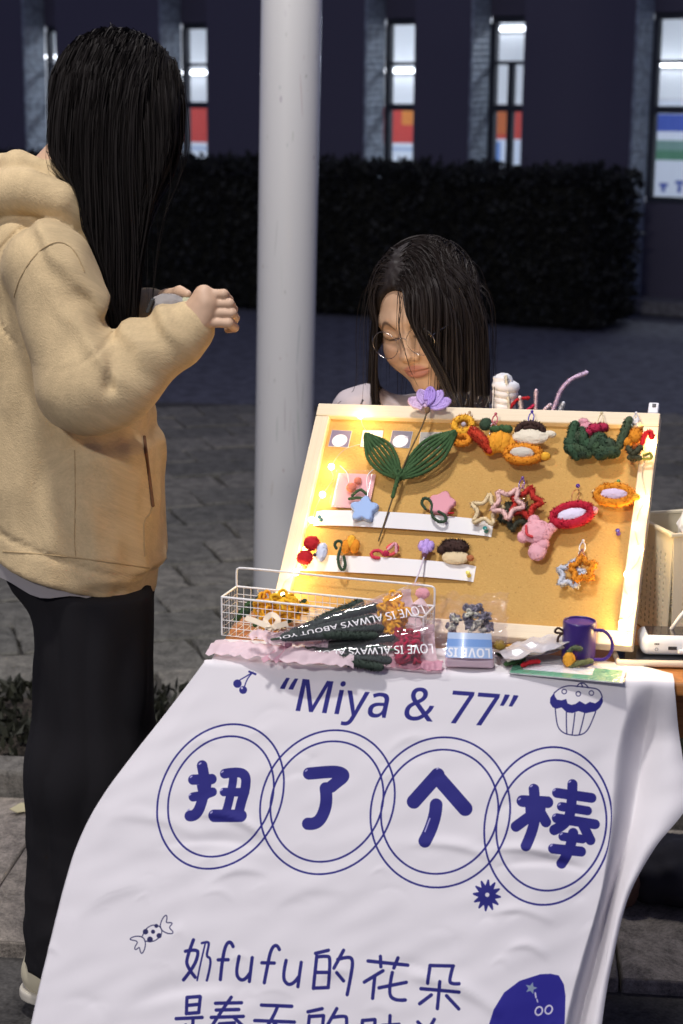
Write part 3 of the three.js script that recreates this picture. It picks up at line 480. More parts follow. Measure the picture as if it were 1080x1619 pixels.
// an item of the board: built round its own origin, which lies on the cork
function pinned(name, label, category, px, py, group, out = CORK) { const g = thing(name, label, category, group), p = bl(px, py, out); g.position.copy(bBL).addScaledVector(BX, p.x).addScaledVector(BY, p.y).addScaledVector(BZ, out); g.quaternion.copy(BQ); g.userData.at = undefined; delete g.userData.at; return g; }
const PXM = 1 / 1040; // metres on the board for one photograph pixel
{
  const g = onBoard(thing('cork_board', 'cork pin board in a pale wooden frame leaning on the table', 'pin board'));
  const cork = canvasTex(1024, 768, (c, w, h) => { c.fillStyle = '#bf9855'; c.fillRect(0, 0, w, h); for (let i = 0; i < 26000; i++) { const k = rnd(); c.fillStyle = k < .5 ? `rgba(220,178,112,${rr(.08, .3)})` : k < .96 ? `rgba(164,114,56,${rr(.08, .28)})` : `rgba(110,70,34,${rr(.1, .35)})`; c.beginPath(); c.ellipse(rnd() * w, rnd() * h, rr(.8, 3.4), rr(.6, 2), rnd() * 3, 0, 6.3); c.fill(); } });
  const cg = new THREE.BoxGeometry(BW - .04, BH - .04, .008).translate(BW / 2, BH / 2, 0);
  part('cork_panel', cg, std(1, 1, 1, .92, { map: cork, bumpMap: TX.fine, bumpScale: .0006 }), g);
  const m = std(.84, .77, .62, .6, { map: rep(canvasTex(256, 256, (c, w, h) => { c.fillStyle = '#fbf3e6'; c.fillRect(0, 0, w, h); for (let i = 0; i < 60; i++) { c.strokeStyle = `rgba(190,150,95,${rr(.05, .25)})`; c.lineWidth = rr(.5, 2); const y = rnd() * h; c.beginPath(); c.moveTo(0, y); c.lineTo(w, y + rr(-5, 5)); c.stroke(); } }), 2, 1) });
  const fw = .024, fd = .022;
  part('frame_rail', rbox(BW, fw, fd, .0022, BW / 2, BH - fw / 2, .004), m, g); part('frame_rail', rbox(BW, fw, fd, .0022, BW / 2, fw / 2, .004), m, g);
  const sg = rbox(BH - 2 * fw - .0004, fw, fd - .0012, .002).rotateZ(Math.PI / 2);
  part('frame_stile', sg.clone().translate(fw / 2, BH / 2, .004), m, g); part('frame_stile', sg.clone().translate(BW - fw / 2, BH / 2, .004), m, g);
  const strut = part('rear_strut', rod(V(BW * .5, .28, -.008), V(BW * .5, .1, -.118), .006, 8), m, g);
}
{ // string of fairy lights along both stiles
  const g = onBoard(thing('fairy_lights', 'string of warm white fairy lights wound round the cork board frame', 'string lights'));
  const spots = [[570, 657, .02], [588, 694, .012], [524, 738, .012], [510, 782, .012], [493, 822, .012], [484, 868, .014], [468, 905, .02], [448, 942, .02]];
  const spotsR = [[1033, 700, .02], [1021, 790, .021], [1006, 832, .012], [1012, 868, .021], [992, 908, .014], [998, 950, .021], [984, 985, .021], [990, 1010, .021]];
  const wire = std(.55, .5, .38, .4, { metalness: .5 }), bulbM = new THREE.MeshStandardMaterial({ color: 0xfff0d0, emissive: 0xffd890, emissiveIntensity: 16 });
  for (const list of [spots, spotsR]) {
    const pts = []; list.map(([x, y, o]) => bl(x, y, o)).forEach((p, i, a) => { pts.push(p); if (i < a.length - 1) { const q = p.clone().lerp(a[i + 1], .5); q.x += rr(-.012, .012); q.z = .019; pts.push(q); } });
    part('wire', tube(pts, .0006, 120, 5), wire, g);
  }
  for (const [x, y, o] of [...spots, ...spotsR]) {
    const p = bl(x, y, o + .003); part('bulb', ball(.0056, p.x, p.y, p.z, 10), bulbM, g);
    const l = new THREE.PointLight(0xffd38a, x < 800 ? .0085 : .011, 4); l.position.copy(bBL).addScaledVector(BX, p.x).addScaledVector(BY, p.y).addScaledVector(BZ, p.z); l.shadow.radius = .2; l.castShadow = true; scene.add(l);
  }
  // unseen bulbs behind the top rail, placed to light the seated face
  const back = [575, 620, 665, 710, 755].map((x, i) => { const p = bl(x, 652, .004); return V(p.x, BH - .012 - .004 * (i % 2), -.014); });
  part('wire', tube(back, .0006, 40, 5), wire, g);
  for (const p of back) { part('bulb', ball(.0045, p.x, p.y, p.z, 10), bulbM, g); const l = new THREE.PointLight(0xffdcb0, .014, 4); l.position.copy(bBL).addScaledVector(BX, p.x).addScaledVector(BY, p.y).addScaledVector(BZ, p.z); l.shadow.radius = .2; scene.add(l); }
}
// ---------------------------------------------------------------- things on the board
const K = PXM, L2 = (dx, dy, out = 0) => V(dx * K, -dy * K * 1.09, out);
const paper = std(.82, .81, .8, .85), metal = std(.7, .68, .66, .25, { metalness: 1 });
const GREEN = plush(.045, .105, .035), DGREEN = plush(.03, .06, .03), RED = plush(.5, .012, .02), CRIMSON = plush(.45, .02, .07), ORANGE = plush(.75, .27, .015), YELLOW = plush(.82, .42, .03), PINK = plush(.72, .33, .38), LILAC = plush(.5, .34, .72), CREAM = plush(.75, .6, .36), PALEPINK = plush(.78, .5, .46), BLUE = plush(.36, .5, .78), GREYP = plush(.6, .62, .68), BROWN = plush(.045, .02, .015), PURPLE = plush(.06, .025, .22);
function pin(px, py, color, word, where, out = CORK) {
  const g = pinned('push_pin', `${word} push pin ${where}`, 'push pin', px, py, undefined, out);
  const prof = [[.0001, .013], [.0032, .013], [.0034, .0115], [.0019, .0095], [.002, .005], [.0036, .0035], [.0036, .002], [.0001, .002]].map(p => new THREE.Vector2(...p));
  part('head', new THREE.LatheGeometry(prof, 14).rotateX(Math.PI / 2), phys(...color, .2, { clearcoat: .6 }), g); part('needle', new THREE.CylinderGeometry(.0004, .0004, .012, 6).rotateX(Math.PI / 2).translate(0, 0, -.004), metal, g); return g;
}
function clip(g, dx, dy, color, out = .012) { // lobster clasp with a ring, part of a charm
  const c = L2(dx, dy, out), m = phys(...color, .25, { clearcoat: .5 });
  part('clasp', join(tube([[c.x - .003, c.y - .006, c.z], [c.x - .0036, c.y + .004, c.z], [c.x, c.y + .009, c.z + .001], [c.x + .0036, c.y + .004, c.z], [c.x + .003, c.y - .006, c.z]], .0011, 20, 6, true), ball(.0026, c.x, c.y + .011, c.z + .001, 8)), m, g);
  part('ring', new THREE.TorusGeometry(.0045, .0007, 6, 18).rotateY(.5).translate(c.x, c.y - .0105, c.z), metal, g);
}
const starPts = (cx, cy, R, r, rot, out, n = 5) => [...Array(2 * n)].map((_, i) => { const a = i * Math.PI / n + rot, q = i % 2 ? r : R; return L2(cx + q * Math.cos(a), cy + q * Math.sin(a), out + .0008 * Math.sin(i * 2)); });
const petalLoop = (cx, cy, len, wid, ang, out, lift = 0) => { const c = Math.cos(ang), s = Math.sin(ang); return [[0, 0], [.35, .8], [.8, .75], [1, 0], [.8, -.75], [.35, -.8]].map(([l, w]) => L2(cx + c * l * len - s * w * wid, cy + s * l * len + c * w * wid, out + lift * l * l)); };
{ // four small photo cards
  const spec = [[538, 694, -.02, 'white dome shape'], [588, 694, .03, 'print painted pale as lit by a bulb'], [634, 695, -.02, 'pale round shape'], [680, 697, .05, 'mottled grey print']];
  spec.forEach(([x, y, r, w], i) => {
    const t = canvasTex(128, 112, (c, W, H) => { c.fillStyle = ['#7d7590', '#d8d0cc', '#75707f', '#9c988f'][i]; c.fillRect(0, 0, W, H); c.fillStyle = ['#e9e7ee', '#efe9e4', '#eceaf0', '#c9ccd2'][i]; c.beginPath(); c.ellipse(W * .5, H * .62, W * .38, H * .38, -.2, 0, 6.3); c.fill(); for (let k = 0; k < 14; k++) { c.fillStyle = `rgba(${i === 3 ? '90,90,95' : '190,188,205'},.45)`; c.beginPath(); c.ellipse(rr(20, 105), rr(35, 100), rr(3, 13), rr(2, 7), rnd() * 3, 0, 6.3); c.fill(); } });  // second card's pale colours hold the bulb light washing over it
    const g = pinned('photo_card', `small glossy card with ${w} on the cork near the top rail`, 'card', x, y, 'photo cards on the cork');
    part('card', rbox(36 * K, 33 * K, .0006, .0002).rotateZ(r).translate(0, 0, .0007), paper, g);
    part('print', new THREE.PlaneGeometry(35 * K, 32 * K).rotateZ(r).translate(0, 0, .0013), new THREE.MeshPhysicalMaterial({ map: t, roughness: .25, clearcoat: .5, clearcoatRoughness: .1 }), g);
  });
}
// paper pockets: folded strips that stand off the cork
function pocket(p0, p1, hgt, label) {
  const a = bl(...p0), b = bl(...p1), g = onBoard(thing('paper_strip', label, 'paper strip', 'paper pocket strips on the cork')), n = 24, pos = [], idx = [];
  for (let i = 0; i <= n; i++) { const t = i / n, q = a.clone().lerp(b, t), bow = .011 * Math.pow(Math.sin(Math.PI * clamp(t, 0, 1)), .5); for (const [dy, o] of [[0, 1.15], [-hgt, .8]]) for (const th of [0, -.0005]) pos.push(q.x, q.y + dy, q.z + .0012 + bow * o + th); }
  for (let i = 0; i < n; i++) { const k = i * 4; for (const [p, q] of [[0, 2], [3, 1], [1, 0], [2, 3]]) idx.push(k + p, k + q, k + p + 4, k + q, k + q + 4, k + p + 4); }
  const geo = new THREE.BufferGeometry(); geo.setAttribute('position', new THREE.Float32BufferAttribute(pos, 3)); geo.setIndex(idx); geo.computeVertexNormals(); part('fold', geo, paper, g); return g;
}
pocket([501, 809], [781, 826], .0265, 'long white paper strip across the cork under the tall flower leaves');
pocket([474, 880], [753, 896], .027, 'lower white paper strip on the cork holding small flowers');
pin(508, 823, [.02, .2, .24], 'teal', 'at the bulb end of the longer white paper strip', .009); pin(769, 841, [.01, .22, .2], 'teal green', 'at the right end of the upper white paper strip', .009);
pin(742, 911, [.8, .68, .1], 'yellow', 'at the end of the lower white paper strip', .009); pin(482, 898, [.8, .7, .2], 'pale yellow', 'at the bright end of the lower strip beside the red flower', .009);
pin(978, 845, [.07, .03, .3], 'single purple', 'alone on bare cork under the orange oval charm');
pin(984, 986, [.4, .2, .08], 'brown', 'low on the cork beside the lit frame stile');
{ // tall flower standing in the pockets
  const g = pinned('chenille_flower', 'tall lilac chenille flower with long green looped leaves', 'chenille flower', 637, 770);
  part('stem', chenille([L2(-20, 98, .008), L2(-10, 50, .018), L2(0, 0, .028), L2(10, -40, .033), L2(24, -88, .036), L2(29, -120, .036)], .0016, false, 2), plush(.12, .08, .035), g);
  part('stem_wrap', chenille([L2(-6, 30, .023), L2(-1, 0, .03), L2(2, -12, .031)], .0042), GREEN, g);
  for (const [tx, ty, wd, lab] of [[-68, -68, 21, 0], [82, -78, 24, 1]]) {
    const len = Math.hypot(tx, ty), ang = Math.atan2(ty, tx), c = Math.cos(ang), s = Math.sin(ang), leaf = [];
    for (const k of [-1, -.66, -.33, 0, .33, .66, 1]) leaf.push(chenille([[0, 0], [.3, .78], [.65, .95], [1, .12]].map(([l, w]) => L2(c * l * len - s * w * wd * k, s * l * len + c * w * wd * k, .029 + .012 * l - .004 * Math.abs(k))), .0037));
    part('leaf', join(...leaf), GREEN, g);
  }
  const bl0 = [29, -124];
  for (const [ang, len] of [[-2.85, 37], [-2.25, 32], [-1.6, 29], [-.95, 31], [-.3, 36]]) {
    const c = Math.cos(ang), s = Math.sin(ang), q = []; for (const w of [1, .5, .05]) q.push(chenille(petalLoop(...bl0, len, 9 * w, ang, .036 + .004 * Math.sin(ang * 7), .004), .0034));
    part('petal', join(...q), plush(...(ang < -2.5 ? [.75, .55, .76] : ang < -2 ? [.58, .42, .74] : ang < -1.2 ? [.46, .31, .74] : [.55, .4, .78])), g);
  }
  part('calyx', pompom(.004, .006, .004, ...L2(28, -117, .036).toArray(), .0015, 120), plush(.2, .12, .06), g);
}
{ // clear bag with a small bouquet
  const g = pinned('gift_bag', 'clear film bag with pink card and tiny orange bouquet pinned at left', 'gift bag', 560, 778);
  part('backing_card', rbox(66 * K, 66 * K, .0008, .0003).translate(0, 0, .004), std(.78, .5, .52, .6), g);
  part('film', rbox(68 * K, 68 * K, .013, .004).translate(0, 0, .011), film(1, .96, .97), g);
  part('blossom', join(pompom(.008, .008, .005, ...L2(-3, -2, .011).toArray(), .002, 200), pompom(.006, .006, .004, ...L2(6, -14, .011).toArray(), .002, 160)), plush(.75, .25, .15), g);
  part('leaves', join(chenille([L2(2, 12, .011), L2(14, 2, .012), L2(26, 8, .011)], .003), chenille([L2(-2, 18, .011), L2(12, 16, .012), L2(24, 16, .011)], .003)), GREEN, g);
  for (const p of [[L2(-28, -36, .017), L2(-12, -22, .0185), L2(-6, -6, .0185)], [L2(36, -38, .016), L2(24, -20, .0185), L2(30, 10, .0185)]]) part('tie', tube(p, .0009, 12, 5), std(.85, .85, .85, .3), g);
}
const softStar = (g, name, R, r, mat, thick, n = 5, rot = -1.57, cx = 0, cy = 0, out = .012) => { // padded star or blossom
  const s = new THREE.Shape(), N = 60; for (let i = 0; i < N; i++) { const a = i / N * 6.2832, q = (r + (R - r) * (.5 + .5 * Math.cos(n * (a - rot)))); i ? s.lineTo(q * K * Math.cos(a), -q * K * Math.sin(a)) : s.moveTo(q * K * Math.cos(a), -q * K * Math.sin(a)); }
  const geo = new THREE.ExtrudeGeometry(s, { depth: thick * .3, bevelEnabled: true, bevelThickness: thick * .35, bevelSize: .003, bevelSegments: 3, bevelOffset: -.003 }).translate(cx * K, -cy * K, out - thick / 2), p = geo.attributes.position, sm = [];
  for (let i = 0; i < 380; i++) { const k = (rnd() * p.count) | 0, o = V(geo.attributes.normal.getX(k), geo.attributes.normal.getY(k), geo.attributes.normal.getZ(k)); sm.push([V(p.getX(k), p.getY(k), p.getZ(k)), o]); }
  return part(name, join(geo, fibres(sm, .002, .0008)), mat, g);
};
{ const g = pinned('plush_star', 'puffy pale blue plush star on the upper paper strip', 'plush star', 580, 815); softStar(g, 'body', 25, 17, BLUE, .012, 5, -1.57, 0, 0, .022); part('pin_back', box(.012, .003, .006, 0, .002, .014), metal, g); }
{ const g = pinned('plush_blossom', 'pink plush blossom with curled green leaf on the upper strip', 'plush flower', 702, 805); softStar(g, 'blossom', 23, 18, PINK, .01, 5, -1.4, 0, 0, .02); part('leaf', join(chenille(petalLoop(-14, 14, 26, 8, -2.3, .02), .003), chenille(petalLoop(-14, 16, 30, 8, .5, .021), .003)), DGREEN, g); part('trim', chenille([L2(4, 17, .018), L2(22, 15, .018)], .0016), RED, g); }
// in the lower pocket
{ const g = pinned('red_flower', 'two lobed red chenille flower at the end of the lower strip', 'chenille flower', 494, 880); part('petal', pompom(.013, .012, .008, ...L2(2, -12, .022).toArray(), .003, 400), RED, g); part('petal', pompom(.013, .012, .008, ...L2(-3, 14, .024).toArray(), .003, 400), RED, g); part('stem', chenille([L2(-8, 2, .02), L2(8, -2, .02)], .002), plush(.25, .02, .02), g); }
{ const g = pinned('pale_bud', 'pale blue chenille bud beside the red flower in the lower strip', 'chenille flower', 514, 884); part('bud', pompom(.009, .017, .007, 0, 0, .022, .003, 350), plush(.66, .7, .82), g); part('knot', ball(.003, -.008, -.008, .028, 8), std(.02, .02, .03, .5), g); }
{ const g = pinned('orange_tulip', 'orange tulip with dark green leaf tucked in the lower strip', 'chenille flower', 558, 876); for (const [dx, dy, m] of [[0, -10, YELLOW], [-7, -2, ORANGE], [8, -3, ORANGE]]) part('petal', pompom(.0075, .012, .006, ...L2(dx, dy, .02).toArray(), .0025, 220), m, g); part('leaf', join(chenille(petalLoop(-14, 8, 34, 6, 1.2, .025), .003), chenille(petalLoop(-14, 4, 16, 7, -2.2, .022), .003)), DGREEN, g); }
{ const g = pinned('red_bow', 'red and pink ribbon bow behind the lower paper strip', 'ribbon bow', 618, 880); part('loop', chenille(petalLoop(-4, 4, 22, 9, -.75, .016), .0032), plush(.72, .09, .1), g); part('loop', chenille(petalLoop(-6, 6, 22, 7, 3.2, .016), .0032), plush(.6, .04, .08), g); part('knot', pompom(.005, .005, .005, ...L2(-3, 4, .018).toArray(), .002, 100), CRIMSON, g); part('ribbon_fold', chenille([L2(0, -2, .02), L2(10, -12, .021), L2(14, 2, .02)], .003), PINK, g); }
{ const g = pinned('lilac_tulip', 'small lilac tulip with long pale stem in the lower strip', 'chenille flower', 677, 876); for (const [dx, dy] of [[-7, -4], [0, -7], [7, -4], [0, 2]]) part('petal', pompom(.006, .009, .006, ...L2(dx, dy, .018).toArray(), .0025, 160), LILAC, g); part('calyx', pompom(.004, .006, .004, ...L2(0, 12, .018).toArray(), .0015, 80), plush(.12, .04, .06), g); part('stem', chenille([L2(0, 10, .018), L2(1, 40, .03), L2(-2, 64, .034)], .0015), plush(.55, .5, .6), g); }
{ const g = pinned('fluffy_charm', 'dark brown fluffy charm with cream base behind the lower strip', 'plush charm', 722, 880); part('top', join(pompom(.023, .012, .009, ...L2(-2, -8, .016).toArray(), .005, 700), pompom(.009, .007, .007, ...L2(-20, -2, .016).toArray(), .004, 160)), BROWN, g); part('base', pompom(.021, .012, .007, ...L2(2, 8, .014).toArray(), .002, 300), CREAM, g); part('side_loop', pompom(.006, .005, .005, ...L2(26, 8, .014).toArray(), .002, 100), plush(.45, .16, .06), g); }
// hanging charms of the upper row
{ const g = pinned('ring_charm', 'orange chenille ring flower hanging beside the red chilli charm', 'chenille charm', 738, 688); part('ring', chenille([...Array(10)].map((_, i) => L2(15 * Math.cos(i * .628), 13 * Math.sin(i * .628), .03)), .0072, true), YELLOW, g); part('lower_ring', chenille([...Array(8)].map((_, i) => L2(2 + 12 * Math.cos(i * .785), 24 + 8 * Math.sin(i * .785), .028)), .0072, true), ORANGE, g); part('centre', pompom(.004, .004, .004, ...L2(1, 0, .032).toArray(), .0015, 60), plush(.5, .45, .5), g); clip(g, 4, -18, [.5, .35, .2], .02); }
{ const g = pinned('chilli_charm', 'fat red chenille chilli charm between the orange ring and pumpkin', 'chenille charm', 764, 706); const p = []; for (let i = 0; i < 5; i++) p.push(chenille([L2(-18, -14 + i * 2, .03), L2(-2 + i * 2, -4 + i * 4, .036 - .002 * Math.abs(i - 2)), L2(20, 18 + i * 1.5, .03)], .0072)); part('body', join(...p), plush(.55, .045, .015), g); part('leaf', pompom(.01, .011, .007, ...L2(6, -22, .03).toArray(), .003, 260), DGREEN, g); clip(g, 20, -30, [.6, .12, .14], .03); clip(g, 20, -14, [.55, .2, .2], .032); }
{ const g = pinned('pumpkin_charm', 'ribbed orange pumpkin charm with green leaves under the top rail', 'chenille charm', 795, 714); const p = []; for (const k of [-2, -1, 0, 1, 2]) p.push(pompom(.0105, .019, .0125, k * .0082, -.002 * Math.abs(k) * .4, .03 - .0022 * k * k, .0025, 260)); part('rib_body', join(...p), plush(.78, .33, .02), g); part('leaf', join(pompom(.01, .006, .006, ...L2(-9, -19, .034).toArray(), .0025, 200), pompom(.009, .0065, .006, ...L2(10, -20, .034).toArray(), .0025, 200), pompom(.005, .007, .005, ...L2(0, -22, .032).toArray(), .002, 120)), GREEN, g); }
{ const g = pinned('cream_charm', 'flat cream plush charm with dark brown fringe and blue clasp', 'plush charm', 843, 706); part('pad', pompom(.029, .0145, .009, 0, 0, .03, .002, 500), plush(.8, .72, .56), g); part('ear_tab', pompom(.011, .006, .006, ...L2(30, -6, .028).toArray(), .002, 140), plush(.8, .72, .56), g); part('fringe', join(chenille([L2(-22, -8, .034), L2(-14, -16, .036), L2(0, -18, .036), L2(14, -15, .036), L2(20, -9, .034)], .007), chenille([L2(-10, -10, .037), L2(0, -12, .038), L2(9, -10, .037)], .0035)), BROWN, g); clip(g, -4, -34, [.09, .06, .38], .028); }
{ const g = pinned('oval_charm', 'orange oval plush charm with grey centre below the cream charm', 'plush charm', 832, 734); part('rim', chenille([...Array(12)].map((_, i) => L2(27 * Math.cos(i * .5236), 12 * Math.sin(i * .5236), .03)), .0085, true), ORANGE, g); part('centre', pompom(.02, .01, .008, ...L2(-3, -2, .031).toArray(), .001, 200), plush(.6, .55, .46), g); part('tab', pompom(.0085, .007, .006, ...L2(36, 2, .03).toArray(), .002, 150), YELLOW, g); }
// cactus cluster at the top right
{ const g = pinned('cactus_charm', 'bushy dark green chenille cactus cluster with red flower on top', 'chenille charm', 940, 715);
  const arms = [[-34, 6, -32, -30], [-34, 14, -4, 20], [-20, -20, -14, 8], [-4, 14, 8, -12], [10, -10, 22, 12], [8, 16, 34, 18], [-38, 10, -22, 24], [22, -2, 34, 10], [14, 22, 40, 16]];
  for (const [a, b, c, d] of arms) part('arm', chenille([L2(a, b, .028), L2((a + c) / 2 + rr(-3, 3), (b + d) / 2 + rr(-3, 3), .034), L2(c, d, .028)], .0098), plush(.035 + rnd() * .015, .07 + rnd() * .02, .04), g);
  for (const [x, y] of [[-34, 2], [-26, 14], [-14, 18], [-6, 4], [6, 8], [18, 16], [26, 4], [34, 14], [-22, -8], [12, -6]]) part('lobe', pompom(.0115, .0105, .009, ...L2(x, y, .03).toArray(), .004, 260), plush(.035 + rnd() * .015, .07 + rnd() * .02, .04), g);
  part('arm', chenille([L2(42, 4, .026), L2(50, -22, .028), L2(54, -42, .026)], .0092), plush(.06, .09, .045), g);
  part('flower', join(pompom(.012, .008, .008, ...L2(2, -22, .032).toArray(), .004, 300), pompom(.009, .007, .007, ...L2(14, -26, .03).toArray(), .004, 200), pompom(.008, .006, .006, ...L2(-8, -15, .032).toArray(), .004, 160)), CRIMSON, g);
  part('petal', join(pompom(.011, .008, .005, ...L2(-14, -30, .024).toArray(), .003, 220), pompom(.008, .006, .005, ...L2(-20, -38, .024).toArray(), .003, 160)), PINK, g); part('petal', pompom(.008, .006, .005, ...L2(-30, -18, .022).toArray(), .003, 160), plush(.62, .7, .8), g); clip(g, 8, -42, [.75, .62, .35], .026); }
{ const g = pinned('bird_charm', 'orange and red chenille charm against the right frame stile', 'chenille charm', 1012, 706); part('body', join(pompom(.011, .013, .008, ...L2(-4, -2, .028).toArray(), .004, 320), pompom(.008, .008, .006, ...L2(-16, 8, .026).toArray(), .003, 160)), ORANGE, g); part('tail', chenille([L2(8, 12, .03), L2(12, -4, .032), L2(20, -6, .032), L2(22, 2, .031)], .0052), plush(.75, .02, .025), g); part('foliage', join(chenille([L2(-14, 18, .026), L2(-4, 30, .03), L2(6, 18, .028)], .006), chenille([L2(-10, 34, .026), L2(6, 36, .028)], .006)), plush(.06, .06, .03), g); part('curl', chenille([L2(12, 36, .026), L2(24, 34, .026), L2(22, 26, .026), L2(12, 30, .026)], .003), plush(.3, .3, .05), g); part('tuft', pompom(.006, .008, .005, ...L2(-6, -28, .024).toArray(), .004, 120), plush(.8, .75, .7), g); clip(g, -8, -30, [.7, .68, .68], .028); }
// second row
const starCharm = (px, py, R, r, rot, mat, label, out, rad = .0043, nm = 'star_charm') => { const g = pinned(nm, label, 'star charm', px, py, undefined); part('outline', chenille(starPts(0, 0, R, r, rot, out), rad, true, 1.6), mat, g); return g; };
starCharm(772, 816, 27, 14, -1.5, CREAM, 'cream chenille star outline overlapping the end of the paper strip', .018);
starCharm(808, 811, 27, 15, -1.1, PALEPINK, 'pale pink chenille star outline in front of the red star', .03, .0046);
{ const g = starCharm(834, 806, 27, 15, -1.35, plush(.5, .03, .02), 'red chenille star outline under the purple clasp', .022, .0056); clip(g, -11, -32, [.16, .07, .3], .02); clip(g, -8, -18, [.5, .25, .3], .022); }
{ const g = starCharm(816, 822, 24, 13, -.9, plush(.05, .05, .03), 'dark green chenille star outline behind the pale pink star', .014, .0056); }
{ const g = pinned('red_oval_charm', 'red oval plush charm with pale centre hanging from a purple pin', 'plush charm', 908, 828); const q = (a) => L2(30 * Math.cos(a) * .97 + 12 * Math.sin(a) * .2, 15 * Math.sin(a) - 7 * Math.cos(a), .028); part('rim', chenille([...Array(14)].map((_, i) => q(i * .4488)), .009, true), plush(.5, .01, .035), g); part('centre', pompom(.024, .011, .007, 0, 0, 0, .001, 200).rotateZ(.22).translate(0, 0, .028), plush(.75, .68, .82), g); part('tab', pompom(.006, .006, .005, ...L2(34, -9, .028).toArray(), .002, 120), PINK, g); part('hanger', join(tube([L2(-4, -20, .028), L2(-5, -42, .02), L2(0, -50, .014), L2(5, -42, .02), L2(4, -20, .028)], .0009, 24, 5)), std(.5, .25, .12, .35, { metalness: .8 }), g); part('pin_head', ball(.0035, ...L2(0, -56, .014).toArray(), 10), phys(.08, .03, .3, .2), g); }
{ const g = pinned('orange_oval_charm', 'orange oval plush charm with pale lilac centre by the right stile', 'plush charm', 974, 796); part('rim', chenille([...Array(14)].map((_, i) => L2(27 * Math.cos(i * .4488), 13 * Math.sin(i * .4488), .026)), .0085, true), ORANGE, g); part('centre', pompom(.022, .01, .008, 0, 0, .027, .001, 200), plush(.7, .56, .7), g); part('tab', pompom(.008, .0055, .005, ...L2(33, 2, .026).toArray(), .002, 140), YELLOW, g); part('tab', pompom(.006, .004, .004, ...L2(-30, -4, .026).toArray(), .002, 100), plush(.8, .55, .25), g); part('topknot', join(pompom(.006, .005, .005, ...L2(2, -18, .024).toArray(), .002, 120), pompom(.007, .004, .005, ...L2(3, -14, .024).toArray(), .002, 100)), YELLOW, g); part('topknot_pin', ball(.003, ...L2(4, -23, .026).toArray(), 8), phys(.1, .3, .1, .3), g); }
{ const g = pinned('pink_charm', 'pink fluffy chenille rosette charm with red curl and short stalk', 'chenille charm', 852, 858); part('rosette', join(pompom(.024, .02, .009, ...L2(0, -4, .026).toArray(), .003, 900), pompom(.009, .009, .006, ...L2(-8, -24, .024).toArray(), .003, 160), pompom(.009, .009, .006, ...L2(22, -14, .024).toArray(), .003, 160), pompom(.01, .01, .007, ...L2(-20, 4, .024).toArray(), .003, 160), pompom(.01, .01, .007, ...L2(12, 14, .024).toArray(), .003, 160)), plush(.76, .38, .42), g); part('curl', chenille([L2(-16, -8, .036), L2(-12, 6, .037), L2(-4, 9, .036)], .0026), plush(.65, .06, .07), g); part('stalk', pompom(.014, .017, .008, ...L2(5, 24, .022).toArray(), .003, 400), plush(.76, .4, .44), g); }
{ const g = starCharm(924, 912, 21, 12, -.5, ORANGE, 'orange chenille star outline linked to the grey star', .024, .0055); clip(g, -6, -38, [.75, .68, .65], .018); clip(g, -5, -22, [.35, .15, .12], .02); }
starCharm(905, 917, 22, 12, -.2, GREYP, 'pale grey chenille star outline linked to the orange star', .018, .0052);
// white battery box clipped on the top rail
{ const p = bl(1033, 656, .004), g = onBoard(thing('battery_box', 'tiny white light string battery box on top of the frame', 'battery box')); part('case', rbox(.016, .02, .014, .002).translate(p.x, BH + .0105, .006), std(.7, .7, .72, .4), g); part('button', rbox(.006, .006, .002, .0008).translate(p.x + .001, BH + .014, .0138), std(.05, .05, .06, .5), g); }
